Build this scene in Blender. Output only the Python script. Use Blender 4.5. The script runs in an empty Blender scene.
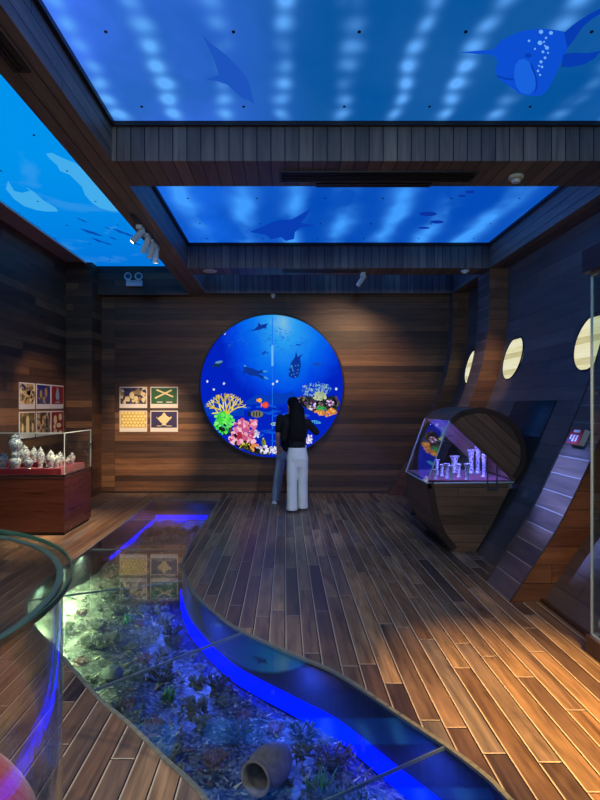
import bpy, bmesh, math, random
from mathutils import Vector, Matrix, noise as mnoise
random.seed(7)
sc = bpy.context.scene
C = sc.collection
PI = math.pi
F, U0, V0, HC = 560.0, 285.0, 405.0, 1.6     # photo measures: focal length, vanishing point, eye height

# ------------------------------------------------------------------ helpers
def lin(r, g, b):
    def f(c):
        c /= 255.0
        return c/12.92 if c <= .04045 else ((c+.055)/1.055)**2.4
    return (f(r), f(g), f(b), 1.0)

def at(u, v, y):                 # point on a plane at depth y
    return Vector(((u-U0)*y/F, y, HC-(v-V0)*y/F))
def atz(u, v, z):                # point on a horizontal plane at height z
    y = (HC-z)*F/(v-V0)
    return Vector(((u-U0)*y/F, y, z))

def catmull(pts, n=6):
    out = []
    P = [pts[0]]+list(pts)+[pts[-1]]
    for i in range(1, len(P)-2):
        for k in range(n):
            t = k/n
            a, b, c, d = P[i-1], P[i], P[i+1], P[i+2]
            out.append(tuple(.5*((2*b[j])+(-a[j]+c[j])*t+(2*a[j]-5*b[j]+4*c[j]-d[j])*t*t+(-a[j]+3*b[j]-3*c[j]+d[j])*t**3) for j in range(len(b))))
    out.append(tuple(pts[-1]))
    return out

def interp(tab, x):
    if x <= tab[0][0]: return tab[0][1]
    for (a, b), (c, d) in zip(tab, tab[1:]):
        if x <= c: return b+(d-b)*(x-a)/(c-a)
    return tab[-1][1]

ORI = {}
class MB:
    def __init__(s):
        s.v, s.f, s.m, s.uv, s.sm = [], [], [], [], []
    def face(s, pts, m=0, uv=None, smooth=False, swap=None):
        pts = [Vector(p) for p in pts]
        if uv is None:
            n = Vector((0, 0, 0))
            for i in range(len(pts)):
                n += pts[i].cross(pts[(i+1) % len(pts)])
            ax = max(range(3), key=lambda i: abs(n[i]))
            a, b = ((1, 2), (0, 2), (0, 1))[ax]
            if swap and 'xyz'[ax] in swap: a, b = b, a
            uv = [(p[a], p[b]) for p in pts]
        k = len(s.v)
        s.v += pts; s.f.append(list(range(k, k+len(pts)))); s.m.append(m); s.uv.append(uv); s.sm.append(smooth)
    def box(s, x0, x1, y0, y1, z0, z1, m=0, swap=None):
        a = [Vector((x, y, z)) for z in (z0, z1) for y in (y0, y1) for x in (x0, x1)]
        for q in ((0, 2, 3, 1), (4, 5, 7, 6), (0, 1, 5, 4), (2, 6, 7, 3), (0, 4, 6, 2), (1, 3, 7, 5)):
            s.face([a[i] for i in q], m, swap=swap)
        return s
    def obox(s, c, ex, ey, ez, m=0):           # oriented box; half-axis vectors
        c, ex, ey, ez = Vector(c), Vector(ex), Vector(ey), Vector(ez)
        a = [c+sx*ex+sy*ey+sz*ez for sz in (-1, 1) for sy in (-1, 1) for sx in (-1, 1)]
        for q in ((0, 2, 3, 1), (4, 5, 7, 6), (0, 1, 5, 4), (2, 6, 7, 3), (0, 4, 6, 2), (1, 3, 7, 5)):
            s.face([a[i] for i in q], m)
        return s
    def prism(s, poly, axis, a, b, m=0, mside=None, swap=None, smooth=False, caps=True):   # poly 2D extruded along axis
        def P(p, t):
            return {'y': (p[0], t, p[1]), 'z': (p[0], p[1], t), 'x': (t, p[0], p[1])}[axis]
        ar = sum(poly[i][0]*poly[(i+1) % len(poly)][1]-poly[(i+1) % len(poly)][0]*poly[i][1] for i in range(len(poly)))
        if ar < 0: poly = list(reversed(poly))
        if axis == 'y': poly = list(reversed(poly))
        if a > b: a, b = b, a
        if caps:
            s.face([P(p, b) for p in poly], m, swap=swap); s.face([P(p, a) for p in reversed(poly)], m, swap=swap)
        L = 0
        for i in range(len(poly)):
            p, q = poly[i], poly[(i+1) % len(poly)]
            d = math.dist(p, q)
            s.face([P(p, a), P(q, a), P(q, b), P(p, b)], m if mside is None else mside,
                   uv=[(a, L), (a, L+d), (b, L+d), (b, L)], smooth=smooth)
            L += d
        return s
    def lathe(s, prof, c, seg=24, m=0, ax=(0, 0, 1), smooth=True, mats=None):
        ax = Vector(ax).normalized(); q = Vector((0, 0, 1)).rotation_difference(ax); c = Vector(c)
        rings = []
        for r, z in prof:
            rings.append([c+q@Vector((r*math.cos(2*PI*i/seg), r*math.sin(2*PI*i/seg), z)) for i in range(seg)])
        for k in range(len(rings)-1):
            for i in range(seg):
                j = (i+1) % seg
                pts = [rings[k][i], rings[k][j], rings[k+1][j], rings[k+1][i]]
                if prof[k][0] < 1e-6: pts = [rings[k][0], rings[k+1][j], rings[k+1][i]]
                elif prof[k+1][0] < 1e-6: pts = [rings[k][i], rings[k][j], rings[k+1][0]]
                w = 2*PI*max(prof[k][0], prof[k+1][0])
                s.face(pts, m if mats is None else mats[k], uv=[(w*(i+(1 if t in (1, 2) else 0))/seg, prof[k][1] if t < 2 else prof[k+1][1]) for t in range(len(pts))], smooth=smooth)
        return s
    def cyl(s, a, b, r, seg=16, m=0, r2=None, smooth=True):
        a, b = Vector(a), Vector(b); h = (b-a).length
        r2 = r if r2 is None else r2
        return s.lathe([(0, 0), (r, 0), (r2, h), (0, h)], a, seg, m, b-a, smooth)
    def tube(s, pts, r, seg=8, m=0, closed=False, caps=True):
        pts = [Vector(p) for p in pts]; n = len(pts)
        rr = r if isinstance(r, (list, tuple)) else [r]*n
        rings = []; up = Vector((0, 0, 1))
        for i, p in enumerate(pts):
            t = (pts[(i+1) % n] if (closed or i < n-1) else p)-(pts[i-1] if (closed or i > 0) else p)
            t.normalize()
            a = t.cross(up)
            if a.length < 1e-3: a = t.cross(Vector((1, 0, 0)))
            a.normalize(); b = a.cross(t)
            rings.append([p+rr[i]*(a*math.cos(2*PI*k/seg)+b*math.sin(2*PI*k/seg)) for k in range(seg)])
        for i in range(n if closed else n-1):
            A, B = rings[i], rings[(i+1) % n]
            for k in range(seg):
                j = (k+1) % seg
                s.face([A[k], B[k], B[j], A[j]], m, uv=[(0, 0)]*4, smooth=True)
        if not closed and caps:
            s.face(rings[0], m, uv=[(0, 0)]*seg); s.face(list(reversed(rings[-1])), m, uv=[(0, 0)]*seg)
        return s
    def ell(s, c, rx, ry, rz, seg=16, m=0, rot=None, bump=0, seed=0):
        c = Vector(c); R = rot or Matrix.Identity(3); nr = max(6, seg//2); rings = []
        for k in range(nr+1):
            th = PI*k/nr; ring = []
            for i in range(seg):
                d = Vector((math.sin(th)*math.cos(2*PI*i/seg), math.sin(th)*math.sin(2*PI*i/seg), -math.cos(th)))
                g = 1+bump*mnoise.noise(d*2.2+Vector((seed*3.1, seed*1.7, 0))) if bump else 1
                ring.append(c+R@Vector((d.x*rx*g, d.y*ry*g, d.z*rz*g)))
            rings.append(ring)
        for k in range(nr):
            for i in range(seg):
                j = (i+1) % seg
                if k == 0: p = [rings[0][0], rings[1][j], rings[1][i]]
                elif k == nr-1: p = [rings[k][i], rings[k][j], rings[nr][0]]
                else: p = [rings[k][i], rings[k][j], rings[k+1][j], rings[k+1][i]]
                s.face(p, m, uv=[(i/seg, k/nr)]*len(p), smooth=True)
        return s
    def build(s, name, mats, parent=None, origin=None, remesh=None, smoothit=0, merge=True):
        if not isinstance(mats, (list, tuple)): mats = [mats]
        if origin is None:
            if parent is not None: origin = ORI[parent]
            else:
                mn = [min(v[i] for v in s.v) for i in range(3)]; mx = [max(v[i] for v in s.v) for i in range(3)]
                origin = Vector(((mn[0]+mx[0])/2, (mn[1]+mx[1])/2, mn[2]))
        origin = Vector(origin)
        me = bpy.data.meshes.new(name)
        me.from_pydata([tuple(v-origin) for v in s.v], [], s.f)
        for mt in mats: me.materials.append(mt)
        uvl = me.uv_layers.new(name='UVMap')
        k = 0
        for i, p in enumerate(me.polygons):
            p.material_index = s.m[i]; p.use_smooth = s.sm[i]
            for t in range(p.loop_total):
                uvl.data[k].uv = s.uv[i][t] if t < len(s.uv[i]) else (0, 0); k += 1
        if merge:
            bm = bmesh.new(); bm.from_mesh(me)
            bmesh.ops.remove_doubles(bm, verts=bm.verts, dist=1e-5)
            bm.to_mesh(me); bm.free()
            me.set_sharp_from_angle(angle=math.radians(38))
        o = bpy.data.objects.new(name, me); C.objects.link(o)
        if remesh:
            md = o.modifiers.new('r', 'REMESH'); md.mode = 'VOXEL'; md.voxel_size = remesh; md.use_smooth_shade = True
            if smoothit:
                m2 = o.modifiers.new('s', 'SMOOTH'); m2.factor = .5; m2.iterations = smoothit
            dg = bpy.context.evaluated_depsgraph_get()
            me2 = bpy.data.meshes.new_from_object(o.evaluated_get(dg))
            o.modifiers.clear(); o.data = me2; me2.name = name
            me2.materials.clear()
            for mt in mats: me2.materials.append(mt)
        ORI[o] = origin
        if parent is not None:
            o.parent = parent; o.location = origin-ORI[parent]
        else:
            o.location = origin
        return o

def tag(o, label, cat, group=None, kind=None):
    o['label'] = label; o['category'] = cat
    if group: o['group'] = group
    if kind: o['kind'] = kind
    return o
def thing(name, label, cat, loc, group=None):
    o = bpy.data.objects.new(name, None); C.objects.link(o)
    o.empty_display_size = .05
    o.location = loc; ORI[o] = Vector(loc)
    return tag(o, label, cat, group)
def struct(o, label=None):
    o['kind'] = 'structure'
    if label: o['label'] = label
    return o
def dup(root, loc, rotz=0, scale=1, label=None):
    r = root.copy(); C.objects.link(r); r.location = loc; r.rotation_euler = (0, 0, rotz)
    r.scale = (scale,)*3 if not isinstance(scale, tuple) else scale
    if label: r['label'] = label
    for ch in list(root.children):
        c = ch.copy(); C.objects.link(c); c.parent = r
        for g in list(ch.children):
            d = g.copy(); C.objects.link(d); d.parent = c
    return r

# ------------------------------------------------------------------ materials
class NT:
    def __init__(s, name):
        s.mat = bpy.data.materials.new(name); s.mat.use_nodes = True
        s.t = s.mat.node_tree; s.t.nodes.clear()
        s.out = s.t.nodes.new('ShaderNodeOutputMaterial')
    def n(s, typ, ins=None, **kw):
        nd = s.t.nodes.new(typ)
        for k, v in kw.items(): setattr(nd, k, v)
        for k, v in (ins or {}).items(): s.set(nd, k, v)
        return nd
    def set(s, nd, k, v):
        if isinstance(v, bpy.types.NodeSocket): s.t.links.new(v, nd.inputs[k])
        else: nd.inputs[k].default_value = v
    def m(s, op, a, b=0.0, c=None):
        ins = {0: a, 1: b}
        if c is not None: ins[2] = c
        return s.n('ShaderNodeMath', ins, operation=op).outputs[0]
    def vec(s, x, y, z=0.0):
        return s.n('ShaderNodeCombineXYZ', {0: x, 1: y, 2: z}).outputs[0]
    def mix(s, f, a, b, blend='MIX'):
        nd = s.n('ShaderNodeMix', data_type='RGBA', blend_type=blend)
        s.set(nd, 0, f); s.set(nd, 6, a); s.set(nd, 7, b)
        return nd.outputs[2]
    def ramp(s, f, stops, inter='LINEAR'):
        nd = s.n('ShaderNodeValToRGB', {0: f}); cr = nd.color_ramp; cr.interpolation = inter
        while len(cr.elements) < len(stops): cr.elements.new(.5)
        for e, (p, c) in zip(cr.elements, stops): e.position = p; e.color = c
        return nd.outputs[0]
    def noise(s, vec, scale, detail=3, rough=.5, dist=0):
        return s.n('ShaderNodeTexNoise', {'Vector': vec, 'Scale': scale, 'Detail': detail, 'Roughness': rough, 'Distortion': dist}).outputs[0]
    def surf(s, sh): s.t.links.new(sh, s.out.inputs[0])

def plain(name, col, rough=.5, metal=0.0, spec=.5, var=.12, vscale=14, bump=0.0, coat=0.0, sheen=0.0):
    t = NT(name)
    co = t.n('ShaderNodeTexCoord').outputs['Object']
    nz = t.noise(co, vscale, 4)
    c = t.mix(nz, tuple(x*(1-var) for x in col[:3])+(1,), tuple(min(1, x*(1+var)) for x in col[:3])+(1,))
    b = t.n('ShaderNodeBsdfPrincipled', {'Base Color': c, 'Roughness': rough, 'Metallic': metal, 'Specular IOR Level': spec, 'Coat Weight': coat, 'Sheen Weight': sheen})
    if bump:
        bp = t.n('ShaderNodeBump', {'Height': nz, 'Strength': bump, 'Distance': .01}); t.set(b, 'Normal', bp.outputs[0])
    t.surf(b.outputs[0]); return t.mat

def emit(name, col, s=1.0):
    t = NT(name); e = t.n('ShaderNodeEmission', {0: col, 1: s}); t.surf(e.outputs[0]); return t.mat

def wood(name, w, l, cols, rough=.42, gap=.003, gapcol=(.004, .003, .002, 1), offset=True, seed=0.0, edge=0.0, spec=.5, grain=1.0, bump=.4):
    t = NT(name)
    uv = t.n('ShaderNodeTexCoord').outputs['UV']
    sep = t.n('ShaderNodeSeparateXYZ', {0: uv}); u, v = sep.outputs[0], sep.outputs[1]
    vf = t.m('ADD', t.m('DIVIDE', v, w), 200.0+seed); row = t.m('FLOOR', vf); fv = t.m('FRACT', vf)
    uf = t.m('ADD', t.m('DIVIDE', u, l), 100.0)
    if offset:
        r1 = t.n('ShaderNodeTexWhiteNoise', {'W': row}, noise_dimensions='1D').outputs[0]
        uf = t.m('ADD', uf, t.m('MULTIPLY', r1, 7.37))
    col = t.m('FLOOR', uf); fu = t.m('FRACT', uf)
    wn = t.n('ShaderNodeTexWhiteNoise', {'Vector': t.vec(row, col, seed)}, noise_dimensions='3D')
    r2 = wn.outputs[0]
    n = len(cols)
    base = t.ramp(r2, [(i/(n-1), c) for i, c in enumerate(cols)])
    gv = t.vec(t.m('ADD', t.m('MULTIPLY', u, 1.6), t.m('MULTIPLY', r2, 60.0)), t.m('MULTIPLY', v, 26.0), t.m('MULTIPLY', r2, 31.0))
    g1 = t.noise(gv, 1.0, 5, .6, .6)
    gv2 = t.vec(t.m('ADD', t.m('MULTIPLY', u, 1.1), t.m('MULTIPLY', r2, 40.0)), t.m('MULTIPLY', v, 6.0), t.m('MULTIPLY', r2, 17.0))
    g2 = t.noise(gv2, 1.0, 3, .6, 1.6)
    k = t.m('ADD', t.m('MULTIPLY', t.m('SUBTRACT', g1, .5), 1.3*grain), t.m('MULTIPLY', t.m('SUBTRACT', g2, .5), 1.1*grain))
    k = t.m('MAXIMUM', t.m('ADD', k, 1.0), .25)
    kc = t.n('ShaderNodeCombineColor', {0: k, 1: k, 2: k}).outputs[0]
    c = t.mix(1.0, base, kc, 'MULTIPLY')
    dv = t.m('MULTIPLY', t.m('MINIMUM', fv, t.m('SUBTRACT', 1.0, fv)), w)
    du = t.m('MULTIPLY', t.m('MINIMUM', fu, t.m('SUBTRACT', 1.0, fu)), l)
    d = t.m('MINIMUM', dv, du)
    gm = t.n('ShaderNodeMapRange', {0: d, 1: gap*.5, 2: gap, 3: 1.0, 4: 0.0}).outputs[0]
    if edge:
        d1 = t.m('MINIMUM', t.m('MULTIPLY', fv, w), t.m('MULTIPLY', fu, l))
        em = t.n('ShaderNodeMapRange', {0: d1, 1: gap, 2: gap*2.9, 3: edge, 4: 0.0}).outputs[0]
        c = t.mix(em, c, lin(230, 208, 176))  # pale line beside each joint: glossy edge highlight painted into the colour
    c = t.mix(gm, c, gapcol)
    rg = t.m('ADD', t.m('MULTIPLY', t.m('SUBTRACT', g1, .5), .35), rough)
    b = t.n('ShaderNodeBsdfPrincipled', {'Base Color': c, 'Roughness': rg, 'Specular IOR Level': spec})
    h = t.m('SUBTRACT', t.m('MULTIPLY', g1, .25), gm)
    bp = t.n('ShaderNodeBump', {'Height': h, 'Strength': bump, 'Distance': .004}); t.set(b, 'Normal', bp.outputs[0])
    t.surf(b.outputs[0]); return t.mat

def glass(name, tint=(.93, .97, .96, 1), f0=.04, rough=0.0, gain=.96):
    t = NT(name)
    lw = t.n('ShaderNodeLayerWeight', {'Blend': .5}).outputs['Facing']
    f = t.m('ADD', t.m('MULTIPLY', t.m('POWER', lw, 5.0), gain), f0)
    tr = t.n('ShaderNodeBsdfTransparent', {0: tint}); gl = t.n('ShaderNodeBsdfGlossy', {0: (1, 1, 1, 1), 'Roughness': rough})
    mx = t.n('ShaderNodeMixShader', {0: f, 1: tr.outputs[0], 2: gl.outputs[0]})
    t.surf(mx.outputs[0]); return t.mat

def mottle(name, cols, scale=22, emis=0.0):
    t = NT(name); co = t.n('ShaderNodeTexCoord').outputs['Object']
    vo = t.n('ShaderNodeTexVoronoi', {'Vector': co, 'Scale': scale}); nz = t.noise(co, scale*.8, 4, .6, .8)
    n = len(cols)
    r = t.n('ShaderNodeSeparateColor', {0: vo.outputs['Color']}).outputs[0]
    x = t.m('ADD', t.m('MULTIPLY', r, .55), t.m('MULTIPLY', nz, .5))
    c = t.ramp(x, [(.2+.6*i/(n-1), cc) for i, cc in enumerate(cols)], 'CONSTANT')
    if emis:
        e = t.n('ShaderNodeEmission', {0: c, 1: emis}); t.surf(e.outputs[0])
    else:
        b = t.n('ShaderNodeBsdfPrincipled', {'Base Color': c, 'Roughness': .45}); t.surf(b.outputs[0])
    return t.mat

W_WALL = [lin(62, 41, 29), lin(86, 56, 38), lin(114, 76, 48), lin(72, 48, 34), lin(134, 92, 58)]
M = {}
M['wall'] = wood('teak_wall_boards', .105, 3.1, W_WALL, rough=.5, offset=False, seed=3)
M['leftwall'] = wood('teak_left_wall_boards', .12, 1.7, W_WALL, rough=.5, seed=5)
M['beam'] = wood('dark_beam_boards', .115, 30.0, [lin(92, 78, 70), lin(122, 102, 88), lin(106, 88, 78), lin(138, 116, 98)], rough=.5, gap=.006, seed=9)
M['hull'] = wood('hull_boards', .17, 2.4, [lin(76, 66, 60), lin(92, 78, 70), lin(82, 70, 64), lin(100, 84, 74)], rough=.42, gap=.004, seed=11, gapcol=(.03, .028, .026, 1), grain=.8)
M['rib'] = wood('rib_boards', .165, 5.0, [lin(82, 66, 58), lin(102, 82, 70), lin(70, 58, 52), lin(112, 90, 76)], rough=.34, gap=.006, seed=13, gapcol=(.25, .22, .2, 1), bump=.25)
M['ribside'] = wood('rib_side_boards', .15, 1.8, [lin(104, 62, 36), lin(130, 82, 48), lin(92, 56, 34)], rough=.45, seed=17)
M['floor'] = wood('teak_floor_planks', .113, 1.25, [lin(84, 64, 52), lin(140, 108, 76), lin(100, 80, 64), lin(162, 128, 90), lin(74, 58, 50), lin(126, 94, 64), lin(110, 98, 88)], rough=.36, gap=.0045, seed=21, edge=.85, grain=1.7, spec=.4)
M['trimwood'] = plain('dark_trim_wood', lin(40, 29, 24), .5)
M['case'] = wood('cabinet_veneer', 8, 90.0, [lin(74, 38, 26), lin(84, 45, 31)], rough=.32, seed=2)
M['caseside'] = wood('cabinet_veneer_side', 8, 90.0, [lin(70, 34, 36), lin(80, 40, 40)], rough=.3, seed=4)
M['barrel'] = wood('barrel_boards', .1, 2.5, [lin(108, 74, 54), lin(134, 94, 68), lin(92, 65, 48)], rough=.45, seed=6)
M['barreltrim'] = plain('barrel_trim', lin(66, 42, 30), .45)
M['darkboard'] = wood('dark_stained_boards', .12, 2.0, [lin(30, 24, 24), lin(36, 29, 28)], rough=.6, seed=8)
M['glass'] = glass('clear_glass')
M['glassedge'] = plain('green_glass_edge', lin(44, 84, 74), .1, var=.05)
M['glassedgelight'] = plain('pale_glass_edge', lin(200, 214, 204), .15, var=.05)
M['floorglass'] = glass('floor_glass', (.80, .86, .88, 1), .05, .02)
M['tubeglass'] = glass('thick_cylinder_glass', (.975, .985, .97, 1), .035)
M['steel'] = plain('brushed_steel', lin(150, 155, 150), .3, 1.0, var=.1)
M['chrome'] = plain('chrome', lin(200, 205, 210), .15, 1.0)
M['white'] = plain('white_plastic', lin(235, 235, 230), .4, var=.03)
M['cream'] = plain('cream_plastic', lin(200, 190, 160), .45, var=.04)
M['grey'] = plain('grey_metal', lin(222, 222, 218), .4, .0)
M['black'] = plain('black_metal', lin(14, 14, 15), .5)
M['velvet'] = plain('red_velvet', lin(170, 26, 38), .85, var=.25, vscale=40, bump=.3, sheen=.3)
M['velvetdark'] = plain('crimson_velvet', lin(120, 18, 50), .85, var=.25, vscale=40, bump=.3, sheen=.3)
M['paper'] = plain('poster_paper', lin(225, 215, 205), .5, var=.03)
M['lampglow'] = emit('lamp_glow', (1, .85, .62, 1), 14)
M['led_blue'] = emit('blue_led', (.0, .004, 1, 1), 5.0)
M['joint'] = plain('grey_joint', lin(104, 120, 128), .4)
M['edge'] = plain('worn_metal_edge', lin(128, 128, 112), .45, var=.3, vscale=30)
M['pit'] = plain('channel_paint', lin(38, 44, 58), .5, var=.2)

def ceramic():
    t = NT('blue_and_white_porcelain'); co = t.n('ShaderNodeTexCoord').outputs['Object']
    n1 = t.noise(co, 46, 3, .55, 1.0)
    f = t.n('ShaderNodeMapRange', {0: n1, 1: .49, 2: .54, 3: 0.0, 4: .75}).outputs[0]
    c = t.mix(f, lin(236, 233, 214), lin(40, 58, 132))
    b = t.n('ShaderNodeBsdfPrincipled', {'Base Color': c, 'Roughness': .18, 'Coat Weight': .3}); t.surf(b.outputs[0]); return t.mat
M['porc'] = ceramic()

def panel_mat(name, dark, bright, per, x0, amp, dots=True, soft=.16, side=None):
    t = NT(name); co = t.n('ShaderNodeNewGeometry').outputs['Position']
    sep = t.n('ShaderNodeSeparateXYZ', {0: co}); x, y = sep.outputs[0], sep.outputs[1]
    wob = t.m('MULTIPLY', t.m('SUBTRACT', t.noise(t.vec(x, t.m('MULTIPLY', y, .8)), 1.1, 2), .5), .35)
    fx = t.m('SUBTRACT', t.m('FRACT', t.m('ADD', t.m('DIVIDE', t.m('SUBTRACT', t.m('ADD', x, wob), x0), per), 20.5)), .5)
    g = t.m('EXPONENT', t.m('MULTIPLY', t.m('MULTIPLY', fx, fx), -1.0/(soft*soft)))
    n = t.noise(t.vec(t.m('MULTIPLY', x, .9), t.m('MULTIPLY', y, .45)), 1.3, 3)
    n = t.n('ShaderNodeMapRange', {0: n, 1: .38, 2: .62, 3: .05, 4: 1.0}).outputs[0]
    if dots:
        dd = t.m('ADD', t.m('MULTIPLY', t.m('SINE', t.m('MULTIPLY', y, 30.0)), .34), .66); g = t.m('MULTIPLY', g, dd)
    f = t.m('MULTIPLY', t.m('MULTIPLY', g, n), amp)
    f = t.m('ADD', f, t.m('MULTIPLY', n, .06))
    if side is not None:
        lf = t.n('ShaderNodeMapRange', {0: x, 1: .25, 2: -1.3, 3: 0.0, 4: 1.0}).outputs[0]
        n2 = t.noise(t.vec(x, t.m('MULTIPLY', y, .5), 7.0), 1.6, 4)
        dark = t.mix(t.m('MULTIPLY', lf, t.n('ShaderNodeMapRange', {0: n2, 1: .35, 2: .6, 3: .35, 4: 1.0}).outputs[0]), dark, side)
    c = t.mix(f, dark, bright)
    e = t.n('ShaderNodeEmission', {0: c, 1: 1.0}); t.surf(e.outputs[0]); return t.mat
M['panel1'] = panel_mat('backlit_sea_print', lin(4, 82, 156), lin(96, 172, 255), .43, .42, 1.5, soft=.13, side=lin(64, 116, 248))
M['panel2'] = panel_mat('backlit_deep_sea_print', lin(2, 74, 184), lin(64, 156, 255), .62, .1, 1.2, dots=False, soft=.2, side=lin(20, 104, 232))
def sky_mat():
    t = NT('backlit_surface_print'); co = t.n('ShaderNodeNewGeometry').outputs['Position']
    n = t.noise(co, .9, 6, .55, .5)
    f = t.n('ShaderNodeMapRange', {0: n, 1: .55, 2: .62, 3: 0.0, 4: .12}).outputs[0]
    sep = t.n('ShaderNodeSeparateXYZ', {0: co})
    g = t.n('ShaderNodeMapRange', {0: sep.outputs[1], 1: 5.5, 2: 9.5, 3: 0.0, 4: 1.0}).outputs[0]
    b = t.mix(g, lin(0, 146, 236), lin(0, 118, 220))
    c = t.mix(f, b, lin(110, 190, 236))
    e = t.n('ShaderNodeEmission', {0: c, 1: 1.0}); t.surf(e.outputs[0]); return t.mat
M['panelL'] = sky_mat()
M['p_dark'] = emit('print_dark_blue', lin(10, 50, 160)); M['p_mid'] = emit('print_mid_blue', lin(24, 84, 206))
M['p_light'] = emit('print_pale_blue', lin(110, 175, 250)); M['p_navy'] = emit('print_navy', lin(8, 30, 104))

# ------------------------------------------------------------------ camera
cam = bpy.data.cameras.new('camera'); co = bpy.data.objects.new('camera', cam); C.objects.link(co)
cam.sensor_fit = 'VERTICAL'; cam.sensor_height = 24; cam.lens = F/800*24
cam.shift_x = 15/800; cam.shift_y = 5/800
cam.clip_start = .05; cam.clip_end = 60
co.location = (0, 0, HC); co.rotation_euler = (PI/2, 0, 0)
sc.camera = co

# ------------------------------------------------------------------ room shell
YB, XL, XR = 10.2, -3.79, 3.3
ZC, ZB, ZP, ZQ = 4.2, 3.6, 3.915, 3.965
RIB = catmull([(1.83, 0), (2.045, .327), (2.263, .682), (2.509, 1.2), (2.73, 1.72), (2.87, 2.15), (2.95, 2.55), (2.985, 3.0), (2.99, 3.6)], 4)
HOFF = .27
ribx = [(z, x) for x, z in RIB]
def hullx(z): return interp(ribx, z)+HOFF

Lb = catmull([(1.3, .05), (1.7, -.05), (2.05, -.2), (2.268, -.324), (2.377, -.403), (2.56, -.57), (2.8, -.775), (3.07, -1.03), (3.51, -1.38), (4.05, -1.82), (4.5, -2.08), (5.0, -2.19), (5.8, -2.19), (7.8, -2.19), (9.43, -2.19)], 5)
Rb = catmull([(1.3, 1.08), (1.6, 1.05), (1.95, 1.0), (2.268, .911), (2.42, .864), (2.635, .753), (2.89, .593), (3.32, .326), (3.556, .095), (3.95, -.296), (4.23, -.49), (4.55, -.666), (4.92, -.835), (5.43, -.99), (5.78, -1.05), (6.6, -1.08), (7.79, -1.09), (9.43, -1.09)], 5)
river = [(x, y) for y, x in Lb]+[(x, y) for y, x in reversed(Rb)]

def flat_fill(outer, holes, z, name, mat, swap='z'):
    bm = bmesh.new(); edges = []
    for loop in [outer]+holes:
        vs = [bm.verts.new((p[0], p[1], z)) for p in loop]
        for i in range(len(vs)): edges.append(bm.edges.new((vs[i], vs[(i+1) % len(vs)])))
    bmesh.ops.triangle_fill(bm, use_beauty=True, use_dissolve=False, edges=edges)
    mb = MB()
    for f in bm.faces:
        pts = [v.co.copy() for v in f.verts]
        if f.normal.z < 0: pts.reverse()
        mb.face(pts, 0, swap=swap)
    bm.free()
    return mb.build(name, mat, origin=(0, 0, 0))
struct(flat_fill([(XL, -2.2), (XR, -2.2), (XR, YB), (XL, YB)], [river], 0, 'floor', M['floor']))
# sunken channel: floor and walls
PZ = -.42
mb = MB(); mb.prism(river, 'z', PZ-.02, PZ)
struct(mb.build('floor_channel', M['pit']))
mb = MB()
for i in range(len(river)):
    a, b = river[i], river[(i+1) % len(river)]
    mb.face([(a[0], a[1], PZ), (b[0], b[1], PZ), (b[0], b[1], -.002), (a[0], a[1], -.002)])
struct(mb.build('wall_channel', M['pit']))
# steel edge of the glass floor
mb = MB()
for seq in ([(x, y) for y, x in Lb], [(x, y) for y, x in Rb], [(-2.19, 9.43), (-1.09, 9.43)]):
    for a, b in zip(seq, seq[1:]):
        d = Vector((b[0]-a[0], b[1]-a[1], 0)); n = Vector((-d.y, d.x, 0)).normalized()*.012
        c = Vector(((a[0]+b[0])/2, (a[1]+b[1])/2, -.003))
        mb.obox(c, d*.53, n, (0, 0, .008))
struct(mb.build('trim_1', M['edge']))

def wallbox(name, x0, x1, y0, y1, z0, z1, mat, swap=None):
    return struct(MB().box(x0, x1, y0, y1, z0, z1, 0, swap).build(name, mat))
wallbox('wall_back', -3.34, XR+.1, YB, YB+.12, 0, ZB, M['wall'])
wallbox('trim_2', -1.72, XR+.1, 10.0, YB+.12, ZB, ZC, M['beam'], 'y')
wallbox('trim_19', -3.34, -1.72, 10.0, YB+.12, ZB-.03, ZC, M['leftwall'])               # header above back wall
wallbox('wall_left', XL-.12, XL, -2.2, YB, 0, ZC, M['leftwall'])
wallbox('trim_3', XL, -3.34, 9.69, YB+.12, 0, 4.07, M['leftwall'])                  # corner pier
wallbox('wall_front', XL, XR, -2.32, -2.2, 0, ZC, M['wall'])
wallbox('wall_right', XR, XR+.12, -2.2, 3.66, 0, ZC, M['hull'])
wallbox('ceiling', XL-.12, XR+.3, -2.32, YB+.12, ZC, ZC+.1, M['trimwood'])
wallbox('baseboard_back', -3.34, 2.0, YB-.012, YB, 0, .03, M['trimwood'])
# beams
def cross(name, y0, y1): return struct(MB().box(-1.42, 2.99, y0, y1, ZB, ZC, 0, 'yz').build(name, M['beam']))
cross('trim_4', 4.59, 5.12); cross('trim_5', 8.18, 8.60); cross('trim_6', 1.0, 1.52)
wallbox('trim_7', -1.72, -1.42, -2.2, 10.0, ZB, ZC, M['beam'], 'z')
wallbox('trim_8', 2.99, XR+.1, -2.2, 10.0, ZB, ZC, M['beam'], 'z')
# soffit over left wall
wallbox('trim_9', XL, -3.45, -2.2, 9.69, 4.075, ZC, plain('plum_soffit_paint', lin(150, 126, 140), .6))
wallbox('trim_10', -3.455, -3.435, -2.2, 10.0, 4.05, 4.09, M['white'])
# dark edge frames under the backlit panels
def frame(name, x0, x1, y0, y1, zp):
    w = .03; mb = MB()
    mb.box(x0, x0+w, y0, y1, zp-.035, zp+.04).box(x1-w, x1, y0, y1, zp-.035, zp+.04)
    mb.box(x0+w, x1-w, y0, y0+w, zp-.035, zp+.04).box(x0+w, x1-w, y1-w, y1, zp-.035, zp+.04)
    return struct(mb.build(name, M['trimwood']))
frame('trim_11', -1.42, 2.99, 1.52, 4.59, ZP); frame('trim_12', -1.42, 2.99, 5.12, 8.18, ZQ)

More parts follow.
